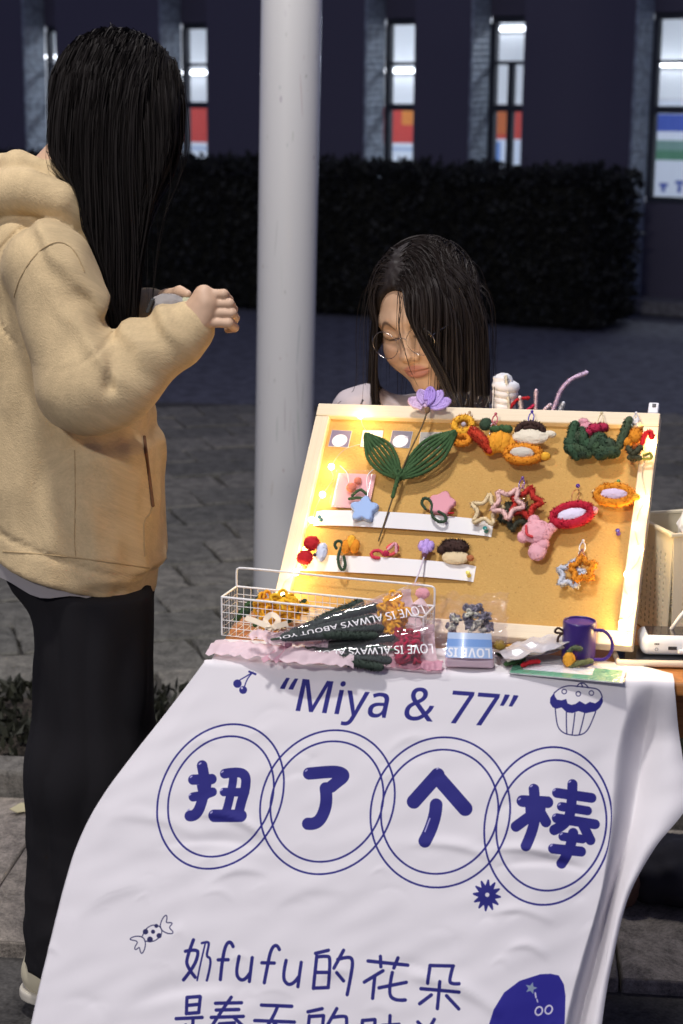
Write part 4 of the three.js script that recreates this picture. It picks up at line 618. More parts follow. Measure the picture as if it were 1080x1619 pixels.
// ---------------------------------------------------------------- things on the table
const CY = TY + .0045; // top of the cloth
const whiteWire = std(.78, .78, .76, .4);
{ // wire basket
  const g = thing('wire_basket', 'white wire basket with raised back standing in front of the cork board', 'basket');
  const o = onY(351, 1004, CY + .003), ux = V(BX.x, 0, BX.z).normalize(), uz = V(-ux.z, 0, ux.x).negate(), Lx = .315, Lz = .062, h = .06, hb = .09;
  const P = (x, y, z) => o.clone().addScaledVector(ux, x).addScaledVector(uz, z).add(V(0, y, 0));
  const bar = (list, r) => join(...list.map(([a, b]) => rod(a, b, r, 6)));
  const rim = [[P(0, h, 0), P(Lx, h, 0)], [P(0, h, 0), P(0, h, Lz)], [P(Lx, h, 0), P(Lx, h, Lz)], [P(0, h, Lz), P(Lx, h, Lz)]];
  part('rim', join(bar(rim, .0017), ...[P(0, h, 0), P(Lx, h, 0)].map(p => ball(.0018, p.x, p.y, p.z, 8))), whiteWire, g);
  part('back_hoop', tube([P(0, h, Lz), P(0, hb - .006, Lz), P(.0015, hb - .001, Lz), P(.008, hb, Lz), P(Lx / 2, hb, Lz), P(Lx - .008, hb, Lz), P(Lx - .0015, hb - .001, Lz), P(Lx, hb - .006, Lz), P(Lx, h, Lz)], .0017, 80, 6), whiteWire, g);
  part('corner_post', bar([[P(0, 0, 0), P(0, h, 0)]], .0016), whiteWire, g); part('corner_post', bar([[P(Lx, 0, 0), P(Lx, h, 0)]], .0016), whiteWire, g); part('corner_post', bar([[P(0, 0, Lz), P(0, h, Lz)]], .0016), whiteWire, g); part('corner_post', bar([[P(Lx, 0, Lz), P(Lx, h, Lz)]], .0016), whiteWire, g);
  const grid = (z) => { const l = []; for (let i = 1; i < 27; i++) l.push([P(Lx * i / 27, 0, z), P(Lx * i / 27, h, z)]); for (const k of [0, .2, .4, .6, .8]) l.push([P(0, h * k, z), P(Lx, h * k, z)]); return bar(l, .00055); };
  part('front_grid', grid(0), whiteWire, g); part('back_grid', grid(Lz), whiteWire, g);
  const side = (x) => { const l = []; for (let i = 1; i < 6; i++) l.push([P(x, 0, Lz * i / 6), P(x, h, Lz * i / 6)]); for (const k of [0, .2, .4, .6, .8]) l.push([P(x, h * k, 0), P(x, h * k, Lz)]); return bar(l, .00055); };
  part('side_grid', side(0), whiteWire, g); part('side_grid', side(Lx), whiteWire, g);
  const fl = []; for (let i = 0; i <= 26; i++) fl.push([P(Lx * i / 26, 0, 0), P(Lx * i / 26, 0, Lz)]); part('floor_grid', bar(fl, .00055), whiteWire, g);
  settle(g);
  const at = (x, y, z) => P(x, y, z);
  // flowers inside the basket
  const f = thing('yellow_blossoms', 'bunch of fluffy yellow chenille blossoms in the wire basket', 'chenille flowers');
  for (const [x, y, z, r] of [[.062, .045, .03, .018], [.088, .05, .028, .018], [.1, .038, .02, .015], [.073, .03, .016, .016], [.112, .046, .034, .014]]) { part('blossom', curls(at(x, y, z), r * 1.15, 13), plush(.8 + rr(-.05, .03), .43 + rr(-.08, .05), .02), f); }
  for (let k = 0; k < 6; k++) { const p = at(.02 + k * .018, .03 + .012 * (k % 2), .04 - .006 * (k % 3)); part('leaf', chenille([p.clone().add(V(-.012, -.016, 0)), p, p.clone().add(V(.012, .014, -.003))], .0055), k % 2 ? DGREEN : GREEN, f); }
  part('stem', chenille([at(.06, .004, .03), at(.07, .03, .03)], .003), DGREEN, f); settle(f);
  const d = thing('dark_leaves', 'dark green chenille leaves at the far end of the wire basket', 'chenille leaves'); for (let k = 0; k < 7; k++) { const p = at(.15 + k * .017, .012 + .01 * (k % 2), .03 + .008 * (k % 2)); part('leaf', chenille([p.clone().add(V(-.014, -.004, 0)), p.clone().add(V(0, .006, 0)), p.clone().add(V(.014, -.002, .003))], .005), DGREEN, d); } settle(d);
}
// a blossom of many small chenille curls
function curls(c, R, n, r = .0032) { const gs = [pompom(R * .6, R * .5, R * .6, c.x, c.y, c.z, .003, 120)]; for (let k = 0; k < n; k++) { const o = V(rr(-1, 1), rr(-.6, 1), rr(-.6, 1)).normalize(), t = V(rr(-1, 1), rr(-1, 1), rr(-1, 1)).cross(o).normalize(), p = c.clone().addScaledVector(o, R * .55), w = R * .32; gs.push(chenille([p.clone().addScaledVector(t, -w), p.clone().addScaledVector(o, R * .32).addScaledVector(t, -w * .8), p.clone().addScaledVector(o, R * .48), p.clone().addScaledVector(o, R * .32).addScaledVector(t, w * .8), p.clone().addScaledVector(t, w)], r, false, .8)); } return join(...gs); }
// a film cone from a narrow tip to a wide open end; a0..a1 is the part of the way round
function cone(T, M, r0, r1, flat, up, a0, a1, na = 24, nl = 22, crinkle = .0012, off = 0) {
  const ax = M.clone().sub(T), y = up.clone().addScaledVector(ax, -up.dot(ax) / ax.lengthSq()).normalize(), x = y.clone().cross(ax).normalize(), pos = [], uv = [], idx = [];
  for (let j = 0; j <= nl; j++) for (let i = 0; i <= na; i++) { const t = j / nl, a = lerp(a0, a1, i / na), r = lerp(r0, r1, t) + off, k = 1 + crinkle * 90 * n3(a * 1.6, t * 7, r1 * 40); const p = T.clone().addScaledVector(ax, t).addScaledVector(x, Math.cos(a) * r * k).addScaledVector(y, Math.sin(a) * r * flat * k); pos.push(p.x, p.y, p.z); uv.push(t, 1 - i / na); if (i < na && j < nl) { const q = j * (na + 1) + i; idx.push(q, q + 1, q + na + 1, q + 1, q + na + 2, q + na + 1); } }
  const g = new THREE.BufferGeometry(); g.setAttribute('position', new THREE.Float32BufferAttribute(pos, 3)); g.setAttribute('uv', new THREE.Float32BufferAttribute(uv, 2)); g.setIndex(idx); g.computeVertexNormals(); return g;
}
const printTex = (txt, w, h, size, sp = 0) => canvasTex(w, h, (c) => { c.fillStyle = '#000'; c.fillRect(0, 0, w, h); c.save(); c.translate(w, h); c.rotate(Math.PI); c.fillStyle = '#fff'; c.font = `${size}px sans-serif`; c.textBaseline = 'middle'; c.fillText(txt, sp, h / 2); c.restore(); }, false);
const wrapFilm = phys(.97, .95, .97, .04, { transmission: .97, thickness: 0, ior: 1.5 });
const pinkPaper = phys(.8, .62, .66, .6, { transmission: .25, thickness: 0 });
function bouquet(name, label, Tpx, Ty, Mpx, My, r1, headMat, headN, up) {
  const T = onY(...Tpx, Ty), M = onY(...Mpx, My), ax = M.clone().sub(T), g = thing(name, label, 'bouquet');
  part('paper', cone(T, T.clone().addScaledVector(ax, 1.06), .007, r1 * .98, .5, up, Math.PI * 1.02, Math.PI * 1.98, 20, 20, .0008), pinkPaper, g);
  part('film', cone(T, T.clone().addScaledVector(ax, 1.1), .008, r1, .62, up, .05, Math.PI - .05, 26, 26, .0007), wrapFilm, g);
  const tex = printTex('LOVE IS ALWAYS ABOUT YOU', 1024, 128, 78, 24); tex.wrapS = tex.wrapT = THREE.ClampToEdgeWrapping;
  const pg = cone(T.clone().addScaledVector(ax, .04), T.clone().addScaledVector(ax, 1.04), .009, r1 * .96, .62, up, 1.65, 2.45, 10, 26, .0007, .0012);
  part('print', pg, new THREE.MeshStandardMaterial({ color: 0xf4f2f2, alphaMap: tex, transparent: true, alphaTest: .35, roughness: .6, side: THREE.DoubleSide }), g);
  const yv = up.clone().addScaledVector(ax, -up.dot(ax) / ax.lengthSq()).normalize(), xv = yv.clone().cross(ax).normalize(), at = (t, x, y) => T.clone().addScaledVector(ax, t).addScaledVector(xv, x).addScaledVector(yv, y);
  const hs = []; for (let k = 0; k < headN; k++) { const a = k * 2.4, q = Math.sqrt((k + .3) / headN) * r1 * .55; hs.push(curls(at(.86 + rr(-.06, .04), q * Math.cos(a), q * .42 * Math.sin(a)), .0155, 9, .0028)); }
  part('flower_head', join(...hs), headMat, g);
  for (const [t0, x0, t1, x1] of [[.14, -.003, .72, -.022], [.16, .003, .76, .02], [.1, 0, .7, 0], [.2, -.003, .66, -.034], [.2, .003, .68, .033]]) part('leaf', chenille([at(t0, x0, 0), at((t0 + t1) / 2, (x0 + x1) * .55, .004), at(t1, x1, .003)], .0078), plush(.03, .046, .034), g);
  part('stem', chenille([at(.02, 0, 0), at(.5, 0, -.003), at(.85, 0, 0)], .0024), GREEN, g);
  settle(g); return g;
}
const upTilt = V(-.1, .82, .55).normalize();
bouquet('wrapped_bouquet', 'film wrapped bouquet with yellow flower resting on the wire basket', [425, 1012], .762, [655, 966], .782, .047, plush(.8, .4, .02), 9, upTilt);
bouquet('wrapped_bouquet', 'film wrapped bouquet with crimson flower lying on the banner edge', [440, 1035], .735, [678, 1024], .742, .046, plush(.42, .015, .055), 9, upTilt);
{ // pink tissue tails and ribbons
  const sheet = (pts, w, mat, name, label, cat) => { const c = new THREE.CatmullRomCurve3(pts), pos = [], idx = [], n = 40, m = 10; for (let i = 0; i <= n; i++) { const p = c.getPoint(i / n), t = c.getTangent(i / n), s = t.clone().cross(V(0, .9, .35)).normalize(); for (let j = 0; j <= m; j++) { const v = j / m - .5, q = p.clone().addScaledVector(s, v * lerp(w[0], w[1], i / n)); q.y += .004 * n3(q.x * 60, q.z * 60, i * .06) + .003 * Math.cos(v * 6); pos.push(q.x, q.y, q.z); if (i < n && j < m) { const k = i * (m + 1) + j; idx.push(k, k + 1, k + m + 1, k + 1, k + m + 2, k + m + 1); } } } const g = new THREE.BufferGeometry(); g.setAttribute('position', new THREE.Float32BufferAttribute(pos, 3)); g.setIndex(idx); g.computeVertexNormals(); return settle(single(name, g, mat, label, cat)); };
  const y = CY + .014;
  sheet([onY(333, 1020, y), onY(400, 1024, y + .006), onY(470, 1032, y + .01), onY(560, 1040, y + .004)], [.036, .034], pinkPaper, 'tissue_paper', 'pale pink tissue paper tail sticking out past the table corner', 'tissue paper');
  sheet([onY(430, 1030, y - .004), onY(540, 1038, y - .006), onY(640, 1046, y - .007), onY(700, 1051, y - .007)], [.03, .022], phys(.7, .34, .42, .55, { transmission: .2, thickness: 0 }), 'tissue_paper', 'rose pink tissue paper under the crimson bouquet', 'tissue paper');
  sheet([onY(398, 1000, y + .02), onY(440, 1005, y + .026), onY(520, 1010, y + .024)], [.02, .03], pinkPaper, 'tissue_paper', 'pink tissue paper fold behind the cream ribbon', 'tissue paper');
  const bow = thing('pink_ribbon', 'pink satin ribbon tails drooping over the banner top edge', 'ribbon'), rm = phys(.78, .45, .52, .35, { sheen: .3 });
  const rib = (pts, w = .007) => { const c = new THREE.CatmullRomCurve3(pts), pos = [], idx = []; for (let i = 0; i <= 16; i++) { const p = c.getPoint(i / 16), s = c.getTangent(i / 16).cross(V(.2, .5, 1)).normalize(); for (const k of [-.5, .5]) for (const e of [0, .0006]) pos.push(p.x + s.x * w * k, p.y + s.y * w * k + e, p.z + s.z * w * k); if (i < 16) { const q = i * 4; for (const [a, b] of [[0, 2], [3, 1], [1, 0], [2, 3]]) idx.push(q + a, q + b, q + a + 4, q + b, q + b + 4, q + a + 4); } } const g = new THREE.BufferGeometry(); g.setAttribute('position', new THREE.Float32BufferAttribute(pos, 3)); g.setIndex(idx); g.computeVertexNormals(); return g; };
  part('tail', rib([onY(455, 1018, y + .016), onY(440, 1030, y + .008), onY(415, 1045, y - .002)]), rm, bow); part('tail', rib([onY(455, 1018, y + .016), onY(450, 1033, y + .008), onY(434, 1046, y - .001)]), rm, bow); part('tail', rib([onY(455, 1018, y + .016), onY(465, 1012, y + .016), onY(472, 1018, y + .016)]), rm, bow); part('knot', pompom(.006, .005, .005, ...onY(456, 1018, y + .018).toArray(), .0006, 10), rm, bow); settle(bow);
  const cr = thing('cream_ribbon', 'cream paper ribbon loop tied round the yellow bouquet stem', 'ribbon'), cm = std(.78, .66, .5, .6), yy = y + .05;
  part('loop', rib([onY(425, 992, yy), onY(420, 980, yy + .002), onY(430, 972, yy + .004), onY(440, 980, yy + .002), onY(432, 994, yy)], .008), cm, cr); part('tail', rib([onY(430, 994, yy - .002), onY(410, 985, yy + .004), onY(388, 977, yy + .006)], .008), cm, cr); part('tail', rib([onY(430, 994, yy - .002), onY(440, 990, yy), onY(455, 986, yy)], .008), cm, cr); settle(cr);
}
{ // small pink knot hanging under the lilac tulip, on the basket rim
  const p = bl(668, 938, .045), g = onBoard(thing('pink_knot', 'pink tissue knot above the yellow bouquet', 'tissue knot')); part('knot', pompom(.011, .009, .008, p.x, p.y, p.z, .001, 60), PINK, g); part('skirt', new THREE.ConeGeometry(.017, .022, 18, 4, true).translate(p.x, p.y - .016, p.z), pinkPaper, g); }
{ // small bag with pale blue label
  const g = thing('blue_wrapped_gift', 'small crinkled clear bag with blue printed label and silver filling', 'gift bag'), o = onY(742, 1052, CY + .001), q = new THREE.Quaternion().setFromAxisAngle(V(0, 1, 0), turnT + .05), put = (geo) => geo.applyQuaternion(q).translate(o.x, o.y, o.z);
  part('base_fold', put(rbox(.07, .014, .04, .005, 0, .009, .0)), std(.78, .58, .64, .5), g);
  const tx = canvasTex(512, 256, (c, w, h) => { c.fillStyle = '#b9cdea'; c.fillRect(0, 0, w, h); c.fillStyle = '#7fa6de'; c.fillRect(0, h * .25, w, h * .3); c.fillStyle = '#a9c4ea'; c.fillRect(0, h * .55, w, h * .45); c.save(); c.translate(w * .96, h * .78); c.rotate(Math.PI); c.fillStyle = '#f4f6fb'; c.font = 'bold 130px sans-serif'; c.textBaseline = 'middle'; c.fillText('LOVE IS', 0, 0); c.restore(); });
  const lab = new THREE.CylinderGeometry(.055, .06, .036, 24, 1, true, -.6, 1.2).translate(0, 0, -.045); part('label', put(lab.rotateX(-.3).translate(-.001, .034, .012)), new THREE.MeshPhysicalMaterial({ map: tx, roughness: .3, side: THREE.DoubleSide, clearcoat: .4 }), g);
  const gs = []; for (let k = 0; k < 16; k++) gs.push(curls(V(rr(-.026, .03), rr(.045, .082), rr(-.022, -.012)), .009, 4, .0022)); part('filling', put(join(...gs)), plush(.2, .19, .24), g);
  const gs2 = []; for (let k = 0; k < 8; k++) gs2.push(curls(V(rr(-.03, .02), rr(.05, .08), rr(-.012, -.002)), .007, 3, .002)); part('filling', put(join(...gs2)), plush(.62, .6, .5), g);
  const cr = new THREE.PlaneGeometry(.1, .075, 30, 24), p = cr.attributes.position; for (let i = 0; i < p.count; i++) { const x = p.getX(i), y = p.getY(i); p.setXYZ(i, x * (1 + .06 * n2(y * 60, 3)), y + .006 * n2(x * 50, 7), .008 * n2(x * 55, y * 55) + .004 * n2(x * 130, y * 130)); } cr.computeVertexNormals(); const cr2 = cr.clone(); part('bag_film', put(cr.rotateX(-.35).translate(.004, .068, -.006)), wrapFilm, g);
  part('bag_film', put(cr2.rotateX(.1).scale(1.08, .8, 1).translate(0, .06, -.026)), wrapFilm, g); settle(g);
}
{ // dark little flowers between
  const g = thing('mixed_blossoms', 'small yellow and brown chenille blossoms between the clear bags', 'chenille flowers'); for (const [x, y, h, m] of [[792, 1030, .012, DGREEN], [806, 1026, .016, YELLOW], [818, 1026, .014, YELLOW], [790, 1020, .03, plush(.3, .2, .03)]]) { const p = onY(x, y, CY + h); part('blossom', pompom(.009, .007, .008, p.x, p.y, p.z, .003, 160), m, g); } settle(g); }
{ // stack of clear envelopes
  const words = ['white', 'clear', 'cream', 'clear']; for (let k = 0; k < 4; k++) {
    const o = onY(838 + k * 2, 1034 - k * 2, CY + .003 + k * .006), geo = new THREE.BoxGeometry(.105, .0012, .05, 16, 1, 8), p = geo.attributes.position; for (let i = 0; i < p.count; i++) { const x = p.getX(i), z = p.getZ(i); p.setY(i, p.getY(i) + .004 * n2(x * 28 + k, z * 28) + .13 * (x + .05)); } geo.computeVertexNormals(); geo.rotateY(turnT + .35 + k * .06).translate(o.x, o.y, o.z);
    settle(single('paper_envelope', geo, [phys(.78, .74, .78, .25, { transmission: .3, thickness: 0 }), wrapFilm, std(.74, .68, .56, .5), phys(.8, .78, .8, .2, { transmission: .5, thickness: 0 })][k], ['white glossy sleeve at the bottom of the stack beside the purple mug', 'clear film sleeve second in the stack beside the purple mug', 'cream paper sleeve third in the stack beside the purple mug', 'hazy film sleeve topmost in the stack beside the purple mug'][k], 'sleeve'));
  }
  const g = thing('red_sprig', 'little red and green chenille sprig under the stacked sleeves', 'chenille sprig'); const a = onY(826, 1052, CY + .006), b = onY(852, 1046, CY + .008); part('berry', chenille([a, a.clone().lerp(b, .5).add(V(0, .002, 0)), b], .004), RED, g); part('leaf', chenille([onY(800, 1050, CY + .005), onY(815, 1046, CY + .008), onY(828, 1042, CY + .008)], .0045), GREEN, g); settle(g);
}
{ // purple mug
  const g = thing('purple_mug', 'deep purple cylindrical mug with chenille loop handle in front of the board', 'mug'), o = onY(914, 1046, CY);
  const prof = [[.0001, 0], [.0235, 0], [.0245, .0012], [.0245, .06], [.0238, .0625], [.0222, .063], [.0215, .0615], [.0215, .004], [.0001, .004]].map(p => new THREE.Vector2(...p));
  part('body', new THREE.LatheGeometry(prof, 40).translate(o.x, o.y, o.z), phys(.036, .014, .15, .35, { clearcoat: .35, clearcoatRoughness: .3 }), g);
  part('lid', new THREE.CylinderGeometry(.0212, .0212, .003, 36).translate(o.x, o.y + .0585, o.z), phys(.05, .02, .2, .4), g);
  part('handle', chenille([[.021, .052, .012], [.033, .053, .02], [.043, .042, .026], [.044, .026, .026], [.036, .011, .02], [.022, .008, .014]].map(([x, y, z]) => V(o.x + x, o.y + y, o.z + z)), .0031), PURPLE, g);
  part('bow', join(chenille([[-.022, .046, .004], [-.032, .052, .004], [-.036, .046, .004], [-.024, .044, .004]].map(([x, y, z]) => V(o.x + x, o.y + y, o.z + z)), .0022), chenille([[-.022, .045, .004], [-.03, .04, .005], [-.032, .03, .005]].map(([x, y, z]) => V(o.x + x, o.y + y, o.z + z)), .0022)), BROWN, g); settle(g);
  const s = thing('leaf_sprig', 'orange and olive chenille sprig leaning on the purple mug', 'chenille sprig'); const q = (x, y, z) => V(o.x + x, o.y + y, o.z + z); part('petal', pompom(.009, .011, .007, ...q(-.018, .014, .034).toArray(), .003, 200), plush(.75, .35, .03), s); part('leaf', chenille([q(-.016, .006, .036), q(0, .01, .036), q(.014, .012, .034)], .005), plush(.16, .17, .07), s); part('leaf', chenille([q(-.02, .022, .03), q(-.012, .031, .032), q(-.002, .03, .032)], .0045), plush(.1, .12, .06), s); settle(s);
}
{ // green card under clear film
  const a = onY(805, 1066, CY), b = onY(985, 1082, CY), c0 = onY(905, 1040, CY), ux = b.clone().sub(a), w = ux.length(); ux.normalize(); const uz = V(ux.z, 0, -ux.x), dz = .055, yaw = Math.atan2(-ux.z, ux.x), o = a.clone().lerp(b, .5).addScaledVector(uz, dz / 2 - .001);
  const g = thing('price_card', 'green and white card in a glossy clear sleeve by the banner edge', 'card');
  const t = canvasTex(512, 160, (c, W, H) => { c.fillStyle = '#5fae87'; c.fillRect(0, 0, W, H); c.fillStyle = '#eef0f0'; c.fillRect(W * .1, 0, W * .62, H * .62); c.fillStyle = '#7cbf9d'; c.fillRect(0, H * .9, W, H * .1); c.fillStyle = '#f0f2f0'; c.fillRect(W * .972, 0, W * .028, H); });
  part('card', rbox(w, .0015, dz, .0005).rotateY(yaw).translate(o.x, CY + .0015, o.z), std(.6, .6, .6, .6), g);
  part('print', new THREE.PlaneGeometry(w - .001, dz - .001).rotateX(-Math.PI / 2).rotateY(yaw).translate(o.x, CY + .0026, o.z), new THREE.MeshStandardMaterial({ map: t, roughness: .6 }), g);
  const f = new THREE.PlaneGeometry(w + .004, dz + .006, 60, 16).rotateX(-Math.PI / 2), p = f.attributes.position; for (let i = 0; i < p.count; i++) p.setY(i, .0035 + .0016 * Math.max(0, n2(p.getX(i) * 60, p.getZ(i) * 90)) + .0006 * n2(p.getX(i) * 200, p.getZ(i) * 200)); f.computeVertexNormals(); part('sleeve', f.rotateY(yaw).translate(o.x, CY, o.z), wrapFilm, g); settle(g);
}
{ // phone and power bank
  const y = TY + .001, a = onY(986, 1056, y), b = onY(1095, 1062, y), ux = b.clone().sub(a).normalize(), yaw = Math.atan2(-ux.z, ux.x) + .12, o = onY(1050, 1044, y);
  const g = thing('phone', 'phone in a cream case lying face up under the power bank', 'phone'); part('case', rbox(.15, .011, .074, .005).rotateY(yaw).translate(o.x, y + .0056, o.z), std(.76, .66, .5, .5), g); part('screen', rbox(.14, .001, .066, .0004).rotateY(yaw).translate(o.x, y + .0116, o.z), phys(.006, .006, .007, .06, { clearcoat: 1, clearcoatRoughness: .05 }), g); part('camera_hole', new THREE.CylinderGeometry(.002, .002, .0112, 10).rotateX(1.57).rotateY(yaw).scale(1, .3, 1).translate(o.x + .055, y + .006, o.z + .036), std(.05, .04, .04, .6), g); settle(g);
  const pb = thing('power_bank', 'white rounded power bank with dark glossy top on the phone', 'power bank'), po = o.clone().add(V(.012, .0125, -.008)), yw = yaw - .02, pp = (geo) => geo.rotateY(yw).translate(po.x, po.y, po.z);
  part('body', pp(new RoundedBoxGeometry(.098, .03, .062, 5, .0115).translate(0, .0152, 0)), phys(.74, .76, .79, .35, { clearcoat: .3 }), pb); part('top_panel', pp(rbox(.078, .0012, .042, .0005).translate(0, .0304, 0)), phys(.03, .022, .025, .12, { clearcoat: .8 }), pb);
  for (const [x, w, h, yv] of [[-.027, .007, .0018, .0195], [-.004, .0125, .005, .0135], [.016, .007, .0018, .0195]]) part('port', pp(box(w, h, .001).translate(x, yv, .0312)), std(.03, .03, .035, .5), pb); part('button', pp(new THREE.TorusGeometry(.0022, .0005, 6, 14).translate(-.027, .0115, .0312)), std(.25, .26, .28, .5), pb);
  settle(pb);
  const c = thing('charging_cable', 'white charging cable curling from the power bank past the basket', 'cable'); part('cord', tube([V(.01, .012, .033), V(.03, .01, .045), V(.055, .012, .04), V(.07, .03, 0), V(.06, .05, -.03), V(.03, .034, -.03)].map(p => p.applyAxisAngle(V(0, 1, 0), yw).add(po)), .0028, 50, 8), std(.75, .76, .78, .4), c); part('plug', rbox(.02, .006, .008, .002).rotateY(yw).translate(po.x + .012, po.y + .0105, po.z + .037), std(.75, .76, .78, .4), c);
  part('cord', tube([onY(1056, 1002, TY + .035), onY(1068, 985, TY + .055), onY(1084, 965, TY + .075), onY(1110, 950, TY + .08)], .0028, 20, 8), std(.75, .76, .78, .4), c); settle(c);
}
{ // perforated storage basket at the right
  const g = thing('storage_basket', 'cream perforated plastic storage basket at the table end behind the board', 'basket'), z = -2.55, o = onZ(1017, 1000, z), w = .2, h = .168, d = .14, yaw = .3;
  const cut = (W) => { const s = new THREE.Shape(); s.moveTo(-W / 2 + .006, 0); s.lineTo(W / 2 - .006, 0); s.lineTo(W / 2, h); s.lineTo(-W / 2, h); s.closePath(); const nx = Math.round(W / .0155); for (let i = 1; i < nx; i++) for (let j = 1; j < 15; j++) { const x = -W / 2 + .008 + (W - .016) * i / nx, y = .004 + j * .0092, e = new THREE.Path(); if (Math.abs(x) > W / 2 - .012) continue; e.moveTo(x - .0019, y - .0024); e.lineTo(x + .0019, y - .0024); e.lineTo(x + .0019, y + .0024); e.lineTo(x - .0019, y + .0024); e.closePath(); s.holes.push(e); } return new THREE.ExtrudeGeometry(s, { depth: .0022, bevelEnabled: false }); };
  const m = std(.66, .6, .44, .55), fw = cut(w), sw = cut(d), base = V(o.x + .02, TY + .001, z), put = (geo) => geo.rotateY(yaw).translate(base.x + .08, base.y, base.z - .03);
  part('wall', put(fw.clone().translate(0, 0, d / 2)), m, g); part('wall', put(fw.clone().translate(0, 0, -d / 2)), m, g); part('wall', put(sw.clone().rotateY(Math.PI / 2).translate(w / 2 - .003, 0, 0)), m, g); part('wall', put(sw.clone().rotateY(Math.PI / 2).translate(-w / 2, 0, 0)), m, g);
  part('rim', put(join(rbox(w + .012, .006, .008, .002, 0, h, d / 2), rbox(w + .012, .006, .008, .002, 0, h, -d / 2), rbox(.008, .006, d, .002, w / 2, h, 0), rbox(.008, .006, d, .002, -w / 2, h, 0))), m, g); part('floor', put(box(w - .012, .003, d - .004, 0, .002, 0)), m, g); part('label_tab', put(rbox(.05, .02, .004, .0015, -.05, h - .022, d / 2 + .004)), std(.7, .66, .5, .5), g); settle(g);
  const c = single('white_cloth', pompom(.07, .05, .05, base.x + .1, base.y + .16, base.z - .03, .001, 10), std(.8, .8, .8, .8), 'bunched white tissue sticking out of the storage basket', 'tissue'); settle(c);
}
{ // low side table behind, carrying the supplies and the storage basket
  const g = thing('side_table', 'plain dark side table standing behind the wooden folding table', 'table'), m = std(.12, .09, .07, .6);
  part('tabletop', rbox(.62, .02, .4, .004, .46, TY - .011, -2.79), m, g); for (const [x, z] of [[.37, -2.62], [.74, -2.62], [.37, -2.96], [.74, -2.96]]) part('leg', rod(V(x, .001, z), V(x, TY - .02, z), .012, 8), m, g); settle(g); }
{ // craft supplies standing behind the board
  const z = -2.87, base = onZ(830, 700, z), q = (px, py, zz = z) => onZ(px, py, zz);
  const cup = thing('supply_box', 'grey box of craft supplies standing behind the cork board', 'box'); part('walls', join(box(.26, .2, .004, base.x, TY + .102, z + .04), box(.26, .2, .004, base.x, TY + .102, z - .05), box(.004, .2, .086, base.x - .128, TY + .102, z - .005), box(.004, .2, .086, base.x + .128, TY + .102, z - .005)), std(.3, .3, .32, .7), cup); part('floor', box(.25, .004, .085, base.x, TY + .004, z - .005), std(.3, .3, .32, .7), cup); settle(cup);
  const stem = (label, pts, r, m) => { const b = pts[0].clone(); b.y = TY + .02; b.x = lerp(b.x, base.x, .3); b.z = z - .005; settle(single('pipe_cleaner', chenille([b, ...pts], r), m, label, 'pipe cleaner')); };
  stem('lilac pipe cleaner bent over at its tip', [q(868, 668), q(878, 640), q(888, 616), q(903, 600), q(928, 589)], .0042, plush(.68, .52, .7)); stem('short pale pipe cleaner sticking up beside the bent lilac one', [q(880, 665), q(891, 637)], .004, plush(.6, .62, .68));
  stem('cream pipe cleaner standing against the white yarn roll', [q(806, 665), q(804, 630), q(800, 594)], .0032, plush(.75, .72, .6)); stem('pink pipe cleaner standing upright behind the red loop', [q(846, 668), q(847, 640), q(848, 617)], .0035, plush(.75, .58, .66)); stem('dark thin pipe cleaner in front of the white yarn roll', [q(781, 668), q(781, 640), q(782, 612)], .001, plush(.05, .05, .06)); stem('thick pink pipe cleaner leaning right of the upright one', [q(856, 668), q(860, 650), q(870, 640)], .004, plush(.74, .6, .68)); stem('pale pink pipe cleaner curled behind the red loop', [q(826, 668), q(824, 645), q(822, 628)], .004, plush(.75, .66, .68));
  stem('red pipe cleaner bent into a low arch', [q(802, 664), q(806, 648), q(818, 632), q(836, 629)], .0036, plush(.45, .015, .025)); stem('second red pipe cleaner lying slanted below the arch', [q(812, 662), q(828, 652), q(846, 640)], .0032, plush(.5, .02, .08));
  const roll = thing('yarn_roll', 'fluffy white yarn roll rising behind the cork board', 'yarn roll'), rp = q(793, 640, z - .02), rs = []; for (let k = 0; k < 9; k++) rs.push(new THREE.TorusGeometry(.0125 + .002 * Math.sin(k * .9), .0105, 8, 22).rotateX(Math.PI / 2).rotateZ(-.12).translate(rp.x + .002 * k * .4, rp.y - .06 + k * .0115, rp.z)); part('yarn', join(...rs, pompom(.016, .012, .016, rp.x + .002, rp.y + .043, rp.z, .002, 200), new THREE.CylinderGeometry(.016, .016, .12, 16).translate(rp.x, rp.y - .012, rp.z)), plush(.74, .74, .76), roll); part('core', new THREE.CylinderGeometry(.006, .006, rp.y - TY, 10).translate(rp.x, (rp.y + TY) / 2, rp.z), std(.5, .45, .4, .8), roll); settle(roll);
  for (const [px, py, w, l] of [[724, 638, .042, 'crumpled clear film packet behind the top rail beside the lilac flower'], [763, 645, .03, 'small crumpled clear film packet behind the top rail beside the yarn roll']]) { const g = new THREE.PlaneGeometry(w, .09, 20, 24), p = g.attributes.position; for (let i = 0; i < p.count; i++) { const x = p.getX(i), y = p.getY(i); p.setZ(i, .01 * n2(x * 70 + px, y * 70) + .005 * n2(x * 160, y * 160)); } g.computeVertexNormals(); const o = q(px, py, z + .03); settle(single('film_packet', g.translate(o.x, o.y - .025, o.z), film(1, 1, 1, { roughness: .1 }), l, 'film packet')); }
}
